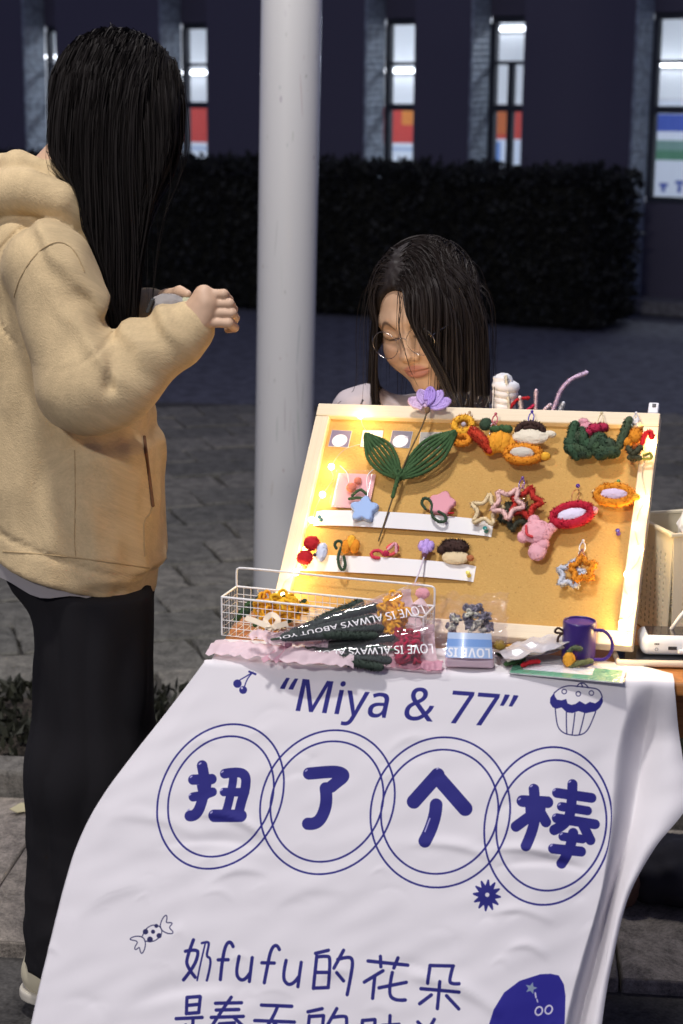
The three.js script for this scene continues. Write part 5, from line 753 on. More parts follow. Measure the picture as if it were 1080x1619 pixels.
{ // dark bag on the ground right of the table
  const o = onY(1050, 1440, 0), g = thing('black_bag', 'black cloth bag lying on the granite slabs under the table end', 'bag');
  const geo = sdfMesh((x, y, z) => smin(ell(x, y, z, 0, .055, 0, .2, .06, .1), ell(x, y, z, -.09, .045, .02, .12, .045, .07), .05) + .007 * n3(x * 14, y * 14, z * 14), [-.25, -.02, -.16], [.25, .15, .16], .01); geo.rotateY(-.15).translate(o.x + .12, o.y + .005, o.z - .06); part('body', geo, std(.018, .016, .022, .8), g); part('flap', sdfMesh((x, y, z) => ell(x, y, z, 0, .045, 0, .035, .05, .05) + .004 * n3(x * 30, y * 30, z * 30), [-.06, -.02, -.08], [.06, .12, .08], .008).translate(o.x - .075, o.y + .002, o.z - .03), std(.13, .06, .035, .8), g); settle(g);
}
// ---------------------------------------------------------------- people
const SKIN = [.56, .37, .245];
const skinM = new THREE.MeshPhysicalMaterial({ vertexColors: true, roughness: .55, sheen: .15, sheenColor: col(.8, .4, .3), side: THREE.DoubleSide });
const hairM = phys(.0095, .0075, .007, .72, { specularIntensity: .3 });
const track = (list, z) => { const q = list.map(([x, y]) => onZ(x, y, z)); return (y) => { let i = 1; while (i < q.length - 1 && y < q[i].y) i++; const a = q[i - 1], b = q[i]; return lerp(a.x, b.x, clamp((a.y - y) / (a.y - b.y), 0, 1)); }; };
function headField(x, y, z) {
  const ax = Math.abs(x);
  let d = ell(x, y, z, 0, .035, -.012, .074, .085, .094);
  d = smin(d, ell(x, y, z, 0, -.03, .02, .058, .08, .066), .04);
  d = smin(d, cap(x, y, z, { x: 0, y: -.045, z: .025 }, { x: 0, y: -.098, z: .052 }, .05, .024), .03);
  d = smin(d, ell(ax, y, z, .035, -.034, .052, .027, .03, .026), .025);
  d = smin(d, cap(ax, y, z, { x: .012, y: .027, z: .079 }, { x: .046, y: .022, z: .062 }, .009, .008), .018);
  d = smax(d, -(Math.hypot((ax - .031) * .85, y - .003, z - .093) - .0165), .012);
  d = smin(d, ell(ax, y, z, .031, .003, .068, .017, .0115, .0135), .006);
  d = smin(d, cap(x, y, z, { x: 0, y: .016, z: .078 }, { x: 0, y: -.028, z: .099 }, .0065, .0095), .014);
  d = smin(d, Math.hypot(ax - .0115, y + .033, z - .09) - .0072, .008);
  d = smax(d, -(Math.hypot(ax - .007, y + .041, z - .098) - .0028), .004);
  d = smin(d, ell(x, y, z, 0, -.0565, .0815, .023, .0055, .0095), .007);
  d = smin(d, ell(x, y, z, 0, -.0675, .0795, .0185, .0065, .0095), .006);
  d = smax(d, -cap(ax, y, z, { x: 0, y: -.0615, z: .0925 }, { x: .0235, y: -.0605, z: .081 }, .0019, .001), .003);
  d = smin(d, Math.hypot(x, y + .097, z - .062) - .0165, .018);
  d = smin(d, ell(ax, y, z, .074, -.008, -.006, .009, .03, .017), .008);
  return smin(d, cap(x, y, z, { x: 0, y: -.06, z: -.018 }, { x: 0, y: -.19, z: -.05 }, .046, .05), .03);
}
function tint(g, f) { const p = g.attributes.position, c = new Float32Array(p.count * 3); for (let i = 0; i < p.count; i++) c.set(f(p.getX(i), p.getY(i), p.getZ(i)), i * 3); g.setAttribute('color', new THREE.BufferAttribute(c, 3)); return g; }
function headGeo() {
  const g = sdfMesh(headField, [-.095, -.185, -.12], [.095, .132, .125], .0026), mixc = (a, b, k) => a.map((v, i) => lerp(v, b[i], k));
  return tint(g, (x, y, z) => {
    const ax = Math.abs(x); let c = SKIN.map((v, i) => v * (1 + .05 * n3(x * 60, y * 60, z * 60)));
    const lip = z > .07 && ax < .024 ? sstep(1.15, .85, Math.hypot(x / .0235, (y + .062) / .0125)) : 0; c = mixc(c, [.42, .16, .13], lip * .85);
    const flush = sstep(.028, .008, Math.hypot(ax - .038, y + .03)) * (z > .04 ? .22 : 0); c = mixc(c, [.55, .25, .19], flush);
    if (z > .06) { const lash = sstep(.0024, .0008, Math.abs(y + .0035 - .25 * (ax - .031) ** 2 / .02 + .0)) * sstep(.0185, .0155, Math.abs(ax - .031)); c = mixc(c, [.03, .018, .015], lash * .95); const brow = sstep(.0046, .002, Math.abs(y - .0285 + 1.6 * (ax - .03) ** 2 / .03)) * sstep(.021, .016, Math.abs(ax - .032)); c = mixc(c, [.06, .035, .025], brow * .8); }
    return c;
  });
}
// strands fall from the scalp, slide over what they touch and hang
function strands(Mx, opt) {
  const { n, len, steps, part: px, keep, flow, collide, guide, floor = -9, loft = .009, width = .0022, jitter = .35 } = opt, inv = Mx.clone().invert(), rot = new THREE.Quaternion().setFromRotationMatrix(Mx), pos = [], nor = [], idx = [], st = len / steps, q = V(), w = V();
  const out = (p, m) => { q.copy(p).applyMatrix4(inv); const d = ell(q.x, q.y, q.z, 0, .03, -.012, .082 + m, .097 + m, .104 + m); const d2 = ell(q.x, q.y, q.z, 0, -.035, .022, .066 + m, .088 + m, .082 + m); const dd = Math.min(d, d2); if (dd < 0) { const c = d < d2 ? [0, .03, -.012, .082, .097, .104] : [0, -.035, .022, .066, .088, .082]; w.set((q.x - c[0]) / c[3] ** 2, (q.y - c[1]) / c[4] ** 2, (q.z - c[2]) / c[5] ** 2).normalize(); q.addScaledVector(w, -dd); p.copy(q.applyMatrix4(Mx)); } };
  let made = 0, tries = 0;
  while (made < n && tries++ < n * 20) {
    const u = rr(-1, 1), a = rnd() * 6.2832, s = Math.sqrt(1 - u * u), l = V(s * Math.cos(a) * .08, u * .095 + .03, s * Math.sin(a) * .102 - .012); if (l.y < -.03 || !keep(l)) continue; made++;
    const m = rr(0, loft), p = l.clone().applyMatrix4(Mx), dir = flow(l).applyQuaternion(rot).normalize(), ps = [p.clone()], L = steps * (1 - jitter * rnd() * rnd()), wx = rr(-1, 1), ph = rnd() * 6;
    for (let i = 1; i <= L && p.y > floor; i++) { dir.lerp(V(.03 * wx, -1, .03 * Math.sin(ph)), i < 2 ? .2 : .5).normalize(); p.addScaledVector(dir, st); if (guide) guide(p, l, wx); out(p, m); if (collide) collide(p, m); p.x += .0006 * Math.sin(i * .7 + ph); const b = ps[ps.length - 1], dd = p.clone().sub(b); if (dd.lengthSq() > 1e-9) dir.lerp(dd.normalize(), .6).normalize(); ps.push(p.clone()); }
    const side = V(rr(-1, 1), rr(-.2, .2), rr(-1, 1)), base = pos.length / 3, hw = width * rr(.6, 1.2);
    ps.forEach((c, i) => { const t = (ps[Math.min(i + 1, ps.length - 1)].clone().sub(ps[Math.max(0, i - 1)])).normalize(), x = side.clone().cross(t).normalize(), nn = t.clone().cross(x), k = hw * (i === 0 ? .6 : 1 - .75 * (i / ps.length) ** 3); pos.push(c.x + x.x * k, c.y + x.y * k, c.z + x.z * k, c.x - x.x * k, c.y - x.y * k, c.z - x.z * k); nor.push(nn.x, nn.y, nn.z, nn.x, nn.y, nn.z); if (i) { const b = base + i * 2; idx.push(b - 2, b - 1, b, b - 1, b + 1, b); } });
  }
  const g = new THREE.BufferGeometry(); g.setAttribute('position', new THREE.Float32BufferAttribute(pos, 3)); g.setAttribute('normal', new THREE.Float32BufferAttribute(nor, 3)); g.setIndex(idx); return g;
}
const scalp = (cut) => sdfMesh((x, y, z) => smax(ell(x, y, z, 0, .034, -.012, .0815, .094, .103) + .0015 * n3(x * 90, y * 20, z * 90), cut(x, y, z), .012), [-.11, -.1, -.13], [.11, .14, .115], .005);
const withColor = (g) => tint(g, (x, y, z) => SKIN.map(v => v * (1 + .06 * n3(x * 70, y * 70, z * 70))));
const mixGeo = (...gs) => mergeGeometries(gs.map(g => { g = g.index ? g.toNonIndexed() : g; for (const k of Object.keys(g.attributes)) if (!['position', 'normal', 'color'].includes(k)) g.deleteAttribute(k); return g; }));
const bounds = (pts, m) => { const b = new THREE.Box3().setFromPoints(pts); return [b.min.toArray().map(v => v - m), b.max.toArray().map(v => v + m)]; };
function handGeo(wrist, palmPts, fingers, thumb) { // palm plus five jointed fingers
  const all = [wrist, ...palmPts, ...fingers.flat(), ...thumb], [lo, hi] = bounds(all, .025), f = (x, y, z) => {
    let d = cap(x, y, z, wrist, palmPts[1], .021, .019); for (const p of palmPts) d = smin(d, cap(x, y, z, wrist, p, .02, .0115), .012); for (let i = 1; i < palmPts.length; i++) d = smin(d, cap(x, y, z, palmPts[i - 1], palmPts[i], .0112, .0108), .01);
    fingers.forEach((c) => { let e = 1; for (let i = 1; i < c.length; i++) e = smin(e, cap(x, y, z, c[i - 1], c[i], .0083 - .0006 * (i - 1), .0079 - .0007 * i), .002); d = smin(d, e, .0025); });
    let e = 1; for (let i = 1; i < thumb.length; i++) e = smin(e, cap(x, y, z, thumb[i - 1], thumb[i], .0125 - .0015 * (i - 1), .011 - .0015 * i), .004); return smin(d, e, .006);
  };
  return withColor(sdfMesh(f, lo, hi, .003));
}
// ---- standing person
{
  const g = thing('person', 'person with long black hair in a beige hoodie and black trousers standing beside the stall', 'person');
  const zc = -2.73, at = (px, py, z = zc) => onZ(px, py, z);
  const HM = new THREE.Matrix4().compose(at(186, 176, -2.72), new THREE.Quaternion().setFromRotationMatrix(new THREE.Matrix4().makeRotationY(1.68).multiply(new THREE.Matrix4().makeRotationX(.5))), V(.93, .96, .93));
  const W = at(288, 522, -2.555);
  // near hand: knuckles towards the camera, fingers curled away
  const kn = [[322, 465], [326, 480], [325, 495], [320, 509]].map(([x, y], i) => at(x, y, -2.548 + .003 * i));
  const fin = kn.map((k, i) => [k, at([354, 363, 367, 362][i], [465, 480, 495, 511][i], -2.542 + .002 * i), at([362, 369, 372, 371][i], [474, 489, 503, 518][i], -2.565), at([352, 358, 362, 360][i], [480, 495, 508, 521][i], -2.582)]);
  const hand = handGeo(W, kn, fin, [at(304, 492, -2.575), at(322, 468, -2.598), at(344, 468, -2.605), at(356, 476, -2.6)]);
  const W2 = at(236, 500, -2.72), kn2 = [[262, 476], [268, 483], [270, 491], [268, 499]].map(([x, y], i) => at(x, y, -2.69 + .004 * i));
  const hand2 = handGeo(W2, kn2, kn2.map((k, i) => [k, k.clone().add(V(.024, .004 - .003 * i, .02)), k.clone().add(V(.034, -.006, .042)), k.clone().add(V(.03, -.012, .056))]), [at(246, 486, -2.7), at(262, 468, -2.68), at(284, 461, -2.655), at(297, 465, -2.64)]);
  const core = withColor(sdfMesh((x, y, z) => { let d = ell(x, y, z, ...at(85, 540).toArray(), .1, .28, .125); d = smin(d, cap(x, y, z, at(146, 930, -2.665), at(125, 1510, -2.67), .075, .04), .05); d = smin(d, cap(x, y, z, at(146, 930, -2.815), at(150, 1510, -2.82), .075, .04), .05); d = smin(d, cap(x, y, z, at(84, 430, -2.585), at(128, 612, -2.525), .042, .036), .03); d = smin(d, cap(x, y, z, at(128, 612, -2.525), W, .036, .023), .02); d = smin(d, cap(x, y, z, at(80, 420, -2.88), at(140, 640, -2.9), .045, .038), .03); d = smin(d, cap(x, y, z, at(140, 640, -2.9), W2, .038, .023), .02); const nk = V(0, -.17, -.045).applyMatrix4(HM); return smin(d, cap(x, y, z, at(70, 400), nk, .07, .05), .04); }, [-.85, .03, -3.02], [-.1, 1.4, -2.45], .014));
  const hg = headGeo(); hg.applyMatrix4(HM);
  part('body', mixGeo(core, hg, hand, hand2), skinM, g);
  // hoodie
  const rows = [[300, 50, .075, .11], [350, 55, .088, .145], [420, 60, .112, .155], [530, 72, .13, .158], [600, 82, .152, .16], [650, 86, .16, .164], [800, 92, .16, .172], [880, 94, .165, .176], [945, 88, .156, .17]].map(([py, px, dx, dz]) => { const p = at(px, py); return [p.y, p.x, dx, dz]; });
  const secAt = (y) => { let i = 1; while (i < rows.length - 1 && y < rows[i][0]) i++; const a = rows[i - 1], b = rows[i], k = clamp((a[0] - y) / (a[0] - b[0]), 0, 1); return [1, 2, 3].map(j => lerp(a[j], b[j], k)); };
  const yTop = rows[0][0], hemL = at(20, 914).y, sh = at(80, 424, -2.57), el = at(128, 612, -2.52), wr = at(274, 534, -2.553), sh2 = at(76, 424, -2.885), el2 = at(140, 650, -2.9), wr2 = at(228, 508, -2.72), cuff = at(297, 519, -2.555), cuff2 = at(240, 498, -2.715);
  const h1 = at(40, 919, -2.55), h2_ = at(247, 941, -2.73), hemY = (x) => h1.y + (h2_.y - h1.y) / (h2_.x - h1.x) * (x - h1.x);
  const ridge = [[[88, 410], [98, 470], [128, 520], .014], [[60, 470], [66, 560], [100, 640], .014]].map(([a, b, c, r]) => [[a, b, c].map(([x, y]) => { const k = clamp((x - 126) / 160, 0, 1), z = y < 560 && x < 120 ? -2.575 + .072 : lerp(el.z, wr.z, k) + lerp(.062, .05, k); return at(x, y, z - .002); }), r]);
  const valley = [[[160, 520], [176, 560], [174, 610], .008], [[150, 470], [150, 510], [166, 540], .006]].map(([a, b, c, r]) => [[a, b, c].map(([x, y]) => { const k = clamp((x - 126) / 160, 0, 1), up = y < 600 && x < 150, z = up ? lerp(sh.z + .08, el.z + .066, clamp((y - 424) / 200, 0, 1)) : lerp(el.z, wr.z, k) + lerp(.064, .052, k); return at(x, y, z + .004); }), r]);
  const fl = Math.hypot(wr.x - el.x, wr.y - el.y), fa = [(wr.x - el.x) / fl, (wr.y - el.y) / fl], ul_ = Math.hypot(el.x - sh.x, el.y - sh.y), ua = [(el.x - sh.x) / ul_, (el.y - sh.y) / ul_];
  const hood = [[-70, 310, -2.85], [-90, 322, -2.73], [-40, 312, -2.63], [40, 300, -2.612], [92, 318, -2.615], [124, 352, -2.635], [160, 415, -2.655]].map(p => at(...p)), hoodR = [.036, .038, .036, .034, .03, .024, .018];
  const hood2 = [[-60, 280, -2.84], [-50, 274, -2.7], [30, 268, -2.655], [80, 282, -2.66], [116, 316, -2.68]].map(p => at(...p));
  const hoodie = (x, y, z) => {
    const [cx, dx, dz] = secAt(y); const e = Math.hypot((x - cx) / dx, (z - zc) / dz); let d = (e - 1) * Math.min(dx, dz) * .92; d = smax(d, y - yTop, .08);
    // hem: ribbed band and open bottom
    const hy = hemY(x); d += .0032 * Math.exp(-(((y - hy - .052) / .006) ** 2));
    d += .006 * n3(x * 7, y * 4, z * 7) * sstep(1.3, 1.1, y) + .0035 * n3(x * 17, y * 9, z * 17);
    // pouch pocket
    const pk = Math.hypot((x - (cx + dx)) * .8, (z - zc) * .6); const pv = at(240, 790).y; d -= .011 * sstep(.145, .11, pk) * sstep(.125, .095, Math.abs(y - pv));
    d = smax(d, hy - y, .012);
    let s = smin(cap(x, y, z, sh, el, .072, .06), cap(x, y, z, el, wr, .06, .05), .03);
    s = smin(s, Math.hypot((x - el.x - .045) * .75, y - el.y + .006, (z - el.z)) - .05, .045); // slack hanging under the elbow
    for (const [[a, b, c], r] of valley) s = smax(s, -Math.min(cap(x, y, z, a, b, r * .4, r), cap(x, y, z, b, c, r, r * .3)), .02); s -= .003 * n3(x * 10, y * 10, z * 10); { const fx = x - el.x, fy = y - el.y, al = fx * fa[0] + fy * fa[1], ac = fx * -fa[1] + fy * fa[0], w = al + .25 * ac + .006 * n3(x * 14, y * 14, z * 14); s -= .006 * Math.sin(w * 118 + .3) * sstep(.015, .06, al) * sstep(.2, .15, al) * sstep(-.05, .03, ac); const ux = x - sh.x, uy = y - sh.y, ul = ux * ua[0] + uy * ua[1], uc = ux * -ua[1] + uy * ua[0]; s -= .002 * (Math.abs(Math.sin((uc * .9 + ul * .45) * 34 + 1.2)) - .45) * sstep(.03, .12, ul) * sstep(.25, .18, ul) * .8; }
    const cf = cap(x, y, z, wr, cuff, .045, .041); s = smin(s, cf, .006);
    let s2 = smin(cap(x, y, z, sh2, el2, .08, .068), cap(x, y, z, el2, wr2, .068, .052), .035); s2 = smin(s2, cap(x, y, z, wr2, cuff2, .044, .04), .012);
    d = smin(d, smin(s, s2, .01), .009);
    // armhole seam
    d += .0035 * Math.exp(-(((Math.hypot(x - sh.x - .01, y - sh.y + .035) - .105) / .004) ** 2)) * sstep(-2.62, -2.58, z) * sstep(at(0, 560).y, at(0, 500).y, y);
    let h = 1; for (let i = 1; i < hood.length; i++) h = Math.min(h, cap(x, y, z, hood[i - 1], hood[i], hoodR[i - 1], hoodR[i])); let h2 = 1; for (let i = 1; i < hood2.length; i++) h2 = Math.min(h2, cap(x, y, z, hood2[i - 1], hood2[i], .03, .024));
    h = smin(h, h2, .012) + .0015 * n3(x * 12, y * 12, z * 12); d = smin(d, h, .01);
    return d;
  };
  const hgeo = uvSkew(sdfMesh(hoodie, [-.86, at(250, 955).y - .03, -3.02], [-.17, 1.47, -2.42], .0068), .22);
  part('hoodie', hgeo, phys(.62, .47, .262, .92, { sheen: .4, sheenRoughness: .6, sheenColor: col(.8, .65, .45), map: TX.fleece, bumpMap: TX.fine, bumpScale: .0011 }), g);
  const hitAt = (px, py, lift) => { const d = ray(px, py).normalize(), p = EYE.clone().addScaledVector(d, 2.3); for (let i = 0; i < 640; i++) { if (hoodie(p.x, p.y, p.z) < lift) break; p.addScaledVector(d, .0012); } return p; };
  const sewn = (name, list, r, m) => part(name, tube(new THREE.SplineCurve(list.map(p => new THREE.Vector2(...p))).getPoints(44).map(p => hitAt(p.x, p.y, r * .5)), r, 120, 6), m, g);
  const thread = std(.4, .29, .15, .95);
  sewn('placket', [[228, 690], [233, 730], [238, 770], [242, 800]], .0028, std(.16, .075, .035, .9)); sewn('pocket_edge', [[242, 800], [236, 814], [228, 828], [229, 880]], .0014, thread);
  sewn('armhole_seam', [[22, 470], [32, 440], [52, 408], [76, 388], [98, 384], [118, 398], [134, 430]], .0011, thread); sewn('hem_seam', [[4, 872], [60, 876], [120, 882], [180, 890], [236, 898]], .0012, thread); sewn('side_seam', [[118, 712], [119, 780], [118, 850], [120, 880]], .0009, thread);
  // shirt hem, trousers, shoes
  const shirt = (() => { const pos = [], idx = [], n = 60; for (let j = 0; j <= 4; j++) for (let i = 0; i <= n; i++) { const a = i / n * 6.2832, p = at(92, 930), x = p.x + .145 * Math.cos(a), z = zc + .168 * Math.sin(a), drop = .022 * sstep(at(170, 930).x, at(70, 930).x, x) + .003 * Math.sin(a * 9); pos.push(x, hemY(x) + .04 - (.04 + drop) * j / 4, z); if (i < n && j < 4) { const q = j * (n + 1) + i; idx.push(q, q + 1, q + n + 1, q + 1, q + n + 2, q + n + 1); } } const s = new THREE.BufferGeometry(); s.setAttribute('position', new THREE.Float32BufferAttribute(pos, 3)); s.setIndex(idx); s.computeVertexNormals(); return s; })();
  part('shirt_hem', shirt, std(.28, .26, .26, .9), g);
  const hipN = at(148, 930, -2.665), kneeN = at(146, 1210, -2.665), ankN = V(at(118, 1500, -2.67).x, .075, -2.67), hipF = at(148, 930, -2.815), kneeF = at(150, 1210, -2.82), ankF = V(at(150, 1500, -2.82).x, .075, -2.82);
  part('trousers', uvSkew(sdfMesh((x, y, z) => { const f = .006 * n3(x * 9, y * 3.5, z * 9) - .007 * (Math.abs(Math.sin(x * 38 + z * 9 + n3(x * 4, y * 2.6, z * 4) * 2.6)) - .5) + .006 * Math.abs(n3(x * 6 + 9, y * 11, z * 6)) * sstep(.45, .1, y); let a = smin(cap(x, y, z, hipN, kneeN, .098, .097), cap(x, y, z, kneeN, ankN, .1, .088), .04), b = smin(cap(x, y, z, hipF, kneeF, .098, .097), cap(x, y, z, kneeF, ankF, .1, .088), .04); let d = smin(a, b, .012) + f; d = smin(d, ell(x, y, z, at(122, 890).x, at(122, 890).y, zc, .118, .085, .15), .03); return smax(smax(d, .07 - y, .01), y - at(95, 896).y + .12 * (x - at(95, 896).x), .01); }, [-.7, .03, -2.98], [-.2, at(95, 860).y + .02, -2.53], .012), .06), phys(.016, .015, .017, 1, { specularIntensity: .3, bumpMap: TX.fine, bumpScale: .0004 }), g);
  for (const [z, dx] of [[-2.68, 0], [-2.84, .05]]) {
    const h = onY(38, 1578, 0).x + dx, f = (x, y, zz) => { let d = smin(ell(x, y, zz, h + .055, .045, z, .06, .048, .04), ell(x, y, zz, h + .165, .035, z + .004, .085, .036, .046), .035); d = smin(d, cap(x, y, zz, V(h + .05, .05, z), V(h + .045, .085, z), .04, .038), .02); return smax(d, .018 - y, .006); };
    const s = part('shoe', sdfMesh(f, [h - .03, -.005, z - .07], [h + .28, .13, z + .07], .005), std(.66, .6, .42, .6), g);
    part('sole', sdfMesh((x, y, zz) => smax(smin(Math.hypot((x - h - .055) / .064, (zz - z) / .044) - 1, Math.hypot((x - h - .165) / .09, (zz - z - .004) / .05) - 1, .5) * .045, Math.abs(y - .0105) - .0095, .004), [h - .03, -.005, z - .07], [h + .28, .03, z + .07], .004), std(.6, .56, .46, .7), s);
    part('side_stripe', tube([V(h + .045, .07, z + .036), V(h + .065, .05, z + .0425), V(h + .085, .028, z + .042)], .004, 10, 6), std(.03, .025, .02, .7), s);
  }
  const shoulderHit = (p, m) => { for (let k = 0; k < 2; k++) { const d = hoodie(p.x, p.y, p.z) - .004 - m * .6; if (d < 0) { const e = .01, nx = hoodie(p.x + e, p.y, p.z) - hoodie(p.x - e, p.y, p.z), ny = hoodie(p.x, p.y + e, p.z) - hoodie(p.x, p.y - e, p.z), nz = hoodie(p.x, p.y, p.z + e) - hoodie(p.x, p.y, p.z - e), l = Math.hypot(nx, ny, nz) || 1; p.x -= d * nx / l; p.y -= d * ny / l * .3; p.z -= d * nz / l; } } };
  const cut = (x, y, z) => (z - .055 - .5 * (y - .05)) * .8 - .0 + (y > .06 ? -.05 : 0);
  const sc = scalp((x, y, z) => -ell(x, y, z, 0, -.03, .095, .064, .112, .085)); sc.applyMatrix4(HM);
  const lo = track([[70, 60], [80, 190], [72, 232], [92, 256], [120, 285], [130, 330], [160, 430], [186, 520], [190, 560]], -2.65), hi = track([[284, 60], [279, 205], [262, 265], [238, 320], [226, 400], [219, 480], [212, 560]], -2.65), neckY = at(150, 300).y;
  const sg = strands(HM, { n: 6200, len: .5, steps: 24, floor: at(200, 548, -2.6).y, keep: (l) => !(l.z > .058 && l.y < .075), flow: (l) => V(l.x > 0 ? .8 : -.8, -.1, l.z > .03 ? .25 : -.35), collide: shoulderHit, guide: (p, l, w) => { const a = lo(p.y) + .02 * (w + 1) * .5, b = hi(p.y) - .02 * (1 - w) * .5; if (p.x < a) p.x = lerp(p.x, a, .55); if (p.x > b) p.x = lerp(p.x, b, .55); if (p.y < neckY && p.z < -2.66) p.z = lerp(p.z, -2.64 + .03 * w, .3); }, width: .001 });
  const fly = strands(HM, { n: 70, len: .42, steps: 24, floor: at(200, 540, -2.6).y, loft: .014, keep: (l) => !(l.z > .058 && l.y < .075), flow: (l) => V(l.x > 0 ? .8 : -.8, .1, l.z > .03 ? .25 : -.35), collide: shoulderHit, guide: (p) => { const a = lo(p.y) - .018, b = hi(p.y) + .02; if (p.x < a) p.x = lerp(p.x, a, .4); if (p.x > b) p.x = lerp(p.x, b, .4); if (p.y < neckY && p.z < -2.66) p.z = lerp(p.z, -2.62, .3); }, width: .0005, jitter: .7 });
  part('hair', join(sc, sg, fly), hairM, g);
  settle(g);
  // grey plush held between the hands
  const o = thing('plush_toy', 'small grey plush trinket held in both hands', 'plush'), c = at(266, 484, -2.635);
  part('body', pompom(.03, .02, .022, c.x, c.y, c.z, .002, 500), plush(.3, .28, .27), o); part('tag', rbox(.006, .024, .014, .002).rotateZ(-.4).translate(c.x - .026, c.y + .002, c.z + .014), std(.03, .03, .03, .6), o); part('trim', pompom(.018, .008, .012, c.x + .03, c.y + .006, c.z, .002, 160), plush(.42, .42, .28), o); settle(o);
}
// ---- seated person
{
  const g = thing('person', 'person with glasses and loose dark hair sitting behind the board looking down', 'person'); const z0 = -3.0, at = (px, py, z = z0) => onZ(px, py, z);
  const HQ = new THREE.Quaternion().setFromRotationMatrix(new THREE.Matrix4().makeRotationZ(.2).multiply(new THREE.Matrix4().makeRotationY(-.52)).multiply(new THREE.Matrix4().makeRotationX(.2))), HM = new THREE.Matrix4().compose(at(675, 502), HQ, V(1.04, 1.04, 1.04));
  const neck = V(0, -.16, -.045).applyMatrix4(HM), chest = V(neck.x - .05, neck.y - .19, z0 - .05), hip = V(chest.x, .52, z0 - .12), sl = V(chest.x - .125, neck.y - .05, z0 - .03), sr = V(chest.x + .13, neck.y - .12, z0 - .08), el = V(chest.x - .15, .84, z0 - .02), er = V(chest.x + .22, .86, z0 + .02), wl = V(chest.x - .06, .79, z0 + .1), wrr = V(chest.x + .06, .79, z0 + .1);
  const knL = V(hip.x - .14, .5, z0 + .2), knR = V(hip.x + .12, .5, z0 + .2), ftL = V(hip.x - .13, .07, z0 + .12), ftR = V(hip.x + .12, .07, z0 + .12);
  const torso = withColor(sdfMesh((x, y, z) => { let d = ell(x, y, z, chest.x, chest.y - .05, chest.z, .13, .22, .09); d = smin(d, cap(x, y, z, chest, neck, .07, .049), .04); for (const [a, b, c] of [[sl, el, wl], [sr, er, wrr]]) d = smin(d, smin(cap(x, y, z, a, b, .045, .036), cap(x, y, z, b, c, .036, .024), .02), .03); return d; }, [chest.x - .32, .5, z0 - .2], [chest.x + .32, neck.y + .06, z0 + .16], .012));
  const hands = [wl, wrr].map((w, s) => { const sg = s ? -1 : 1, k = [0, 1, 2, 3].map(i => w.clone().add(V(sg * (.055), .004 - .006 * i, .03 + .016 * (i - 1.5) * .9))); return handGeo(w, k, k.map((p, i) => [p, p.clone().add(V(sg * .03, .004, .004)), p.clone().add(V(sg * .044, -.014, .004)), p.clone().add(V(sg * .036, -.03, .002))]), [w.clone().add(V(sg * .015, .012, .01)), w.clone().add(V(sg * .035, .024, .012)), w.clone().add(V(sg * .06, .02, .016))]); });
  const hg = headGeo(); hg.applyMatrix4(HM); part('body', mixGeo(torso, hg, ...hands), skinM, g);
  const top = (x, y, z) => { let d = ell(x, y, z, chest.x, chest.y - .08, chest.z, .165, .25, .115); d = smin(d, cap(x, y, z, sl, sr, .062, .058), .06); for (const [a, b, c] of [[sl, el, wl], [sr, er, wrr]]) d = smin(d, smin(cap(x, y, z, a, b, .064, .058), cap(x, y, z, b, c, .058, .042), .03), .03); d = smin(d, Math.hypot(Math.hypot(x - neck.x, z - neck.z + .0) - .068, (y - neck.y + .03) * 1.1) - .022, .02); d += .006 * n3(x * 11, y * 11, z * 11) + .004 * Math.sin((x * .7 + y) * 55) * sstep(.12, .2, Math.abs(x - chest.x)); return smax(smax(d, .56 - y, .01), -(cap(x, y, z, neck.clone().add(V(0, -.02, 0)), neck.clone().add(V(0, .12, .02)), .052, .062)), .008); };
  part('sweatshirt', uvSkew(sdfMesh(top, [chest.x - .36, .53, z0 - .24], [chest.x + .36, neck.y + .04, z0 + .2], .011), .05), phys(.5, .44, .46, .9, { sheen: .3, bumpMap: TX.fine, bumpScale: .0006 }), g);
  for (const s of [-1, 1]) part('sleeve_seam', tube([0, .25, .5, .75, 1].map(t => { const p = V(chest.x + s * (.13 + .05 * t), neck.y - .0 - .12 * t, z0 + .02); for (let k = 0; k < 30; k++) { p.z += Math.max(-.01, Math.min(.01, -top(p.x, p.y, p.z))); } return p; }), .0018, 20, 5), std(.12, .1, .11, .9), g);
  part('trousers', sdfMesh((x, y, z) => { let d = 1; for (const [k, f] of [[knL, ftL], [knR, ftR]]) d = Math.min(d, smin(cap(x, y, z, hip.clone().add(V((k.x - hip.x) * .6, 0, 0)), k, .1, .075), cap(x, y, z, k, f, .075, .05), .03)); return smin(d, ell(x, y, z, hip.x, hip.y + .02, hip.z, .17, .12, .13), .06) + .004 * n3(x * 10, y * 10, z * 10); }, [hip.x - .28, .03, z0 - .28], [hip.x + .28, .68, z0 + .3], .014), std(.025, .018, .04, .9), g);
  for (const f of [ftL, ftR]) part('shoe', sdfMesh((x, y, z) => smax(smin(ell(x, y, z, f.x, .045, f.z, .042, .05, .06), ell(x, y, z, f.x, .035, f.z + .1, .046, .036, .085), .04), .004 - y, .006), [f.x - .07, -.005, f.z - .09], [f.x + .07, .12, f.z + .21], .007), std(.3, .3, .3, .7), g);
  // glasses
  const gl = new THREE.Group(); gl.name = 'glasses'; g.add(gl); const gm = std(.55, .52, .5, .2, { metalness: 1 }), L = (pts) => pts.map(p => V(...p).applyMatrix4(HM));
  const lensPts = (s, n = 20) => [...Array(n)].map((_, i) => { const a = i / n * 6.2832; return [s * .033 + .0245 * Math.cos(a), -.004 + .0225 * Math.sin(a) * (1 - .08 * Math.cos(2 * a)), .104 - .35 * Math.abs(s * .033 + .0245 * Math.cos(a)) * .3]; });
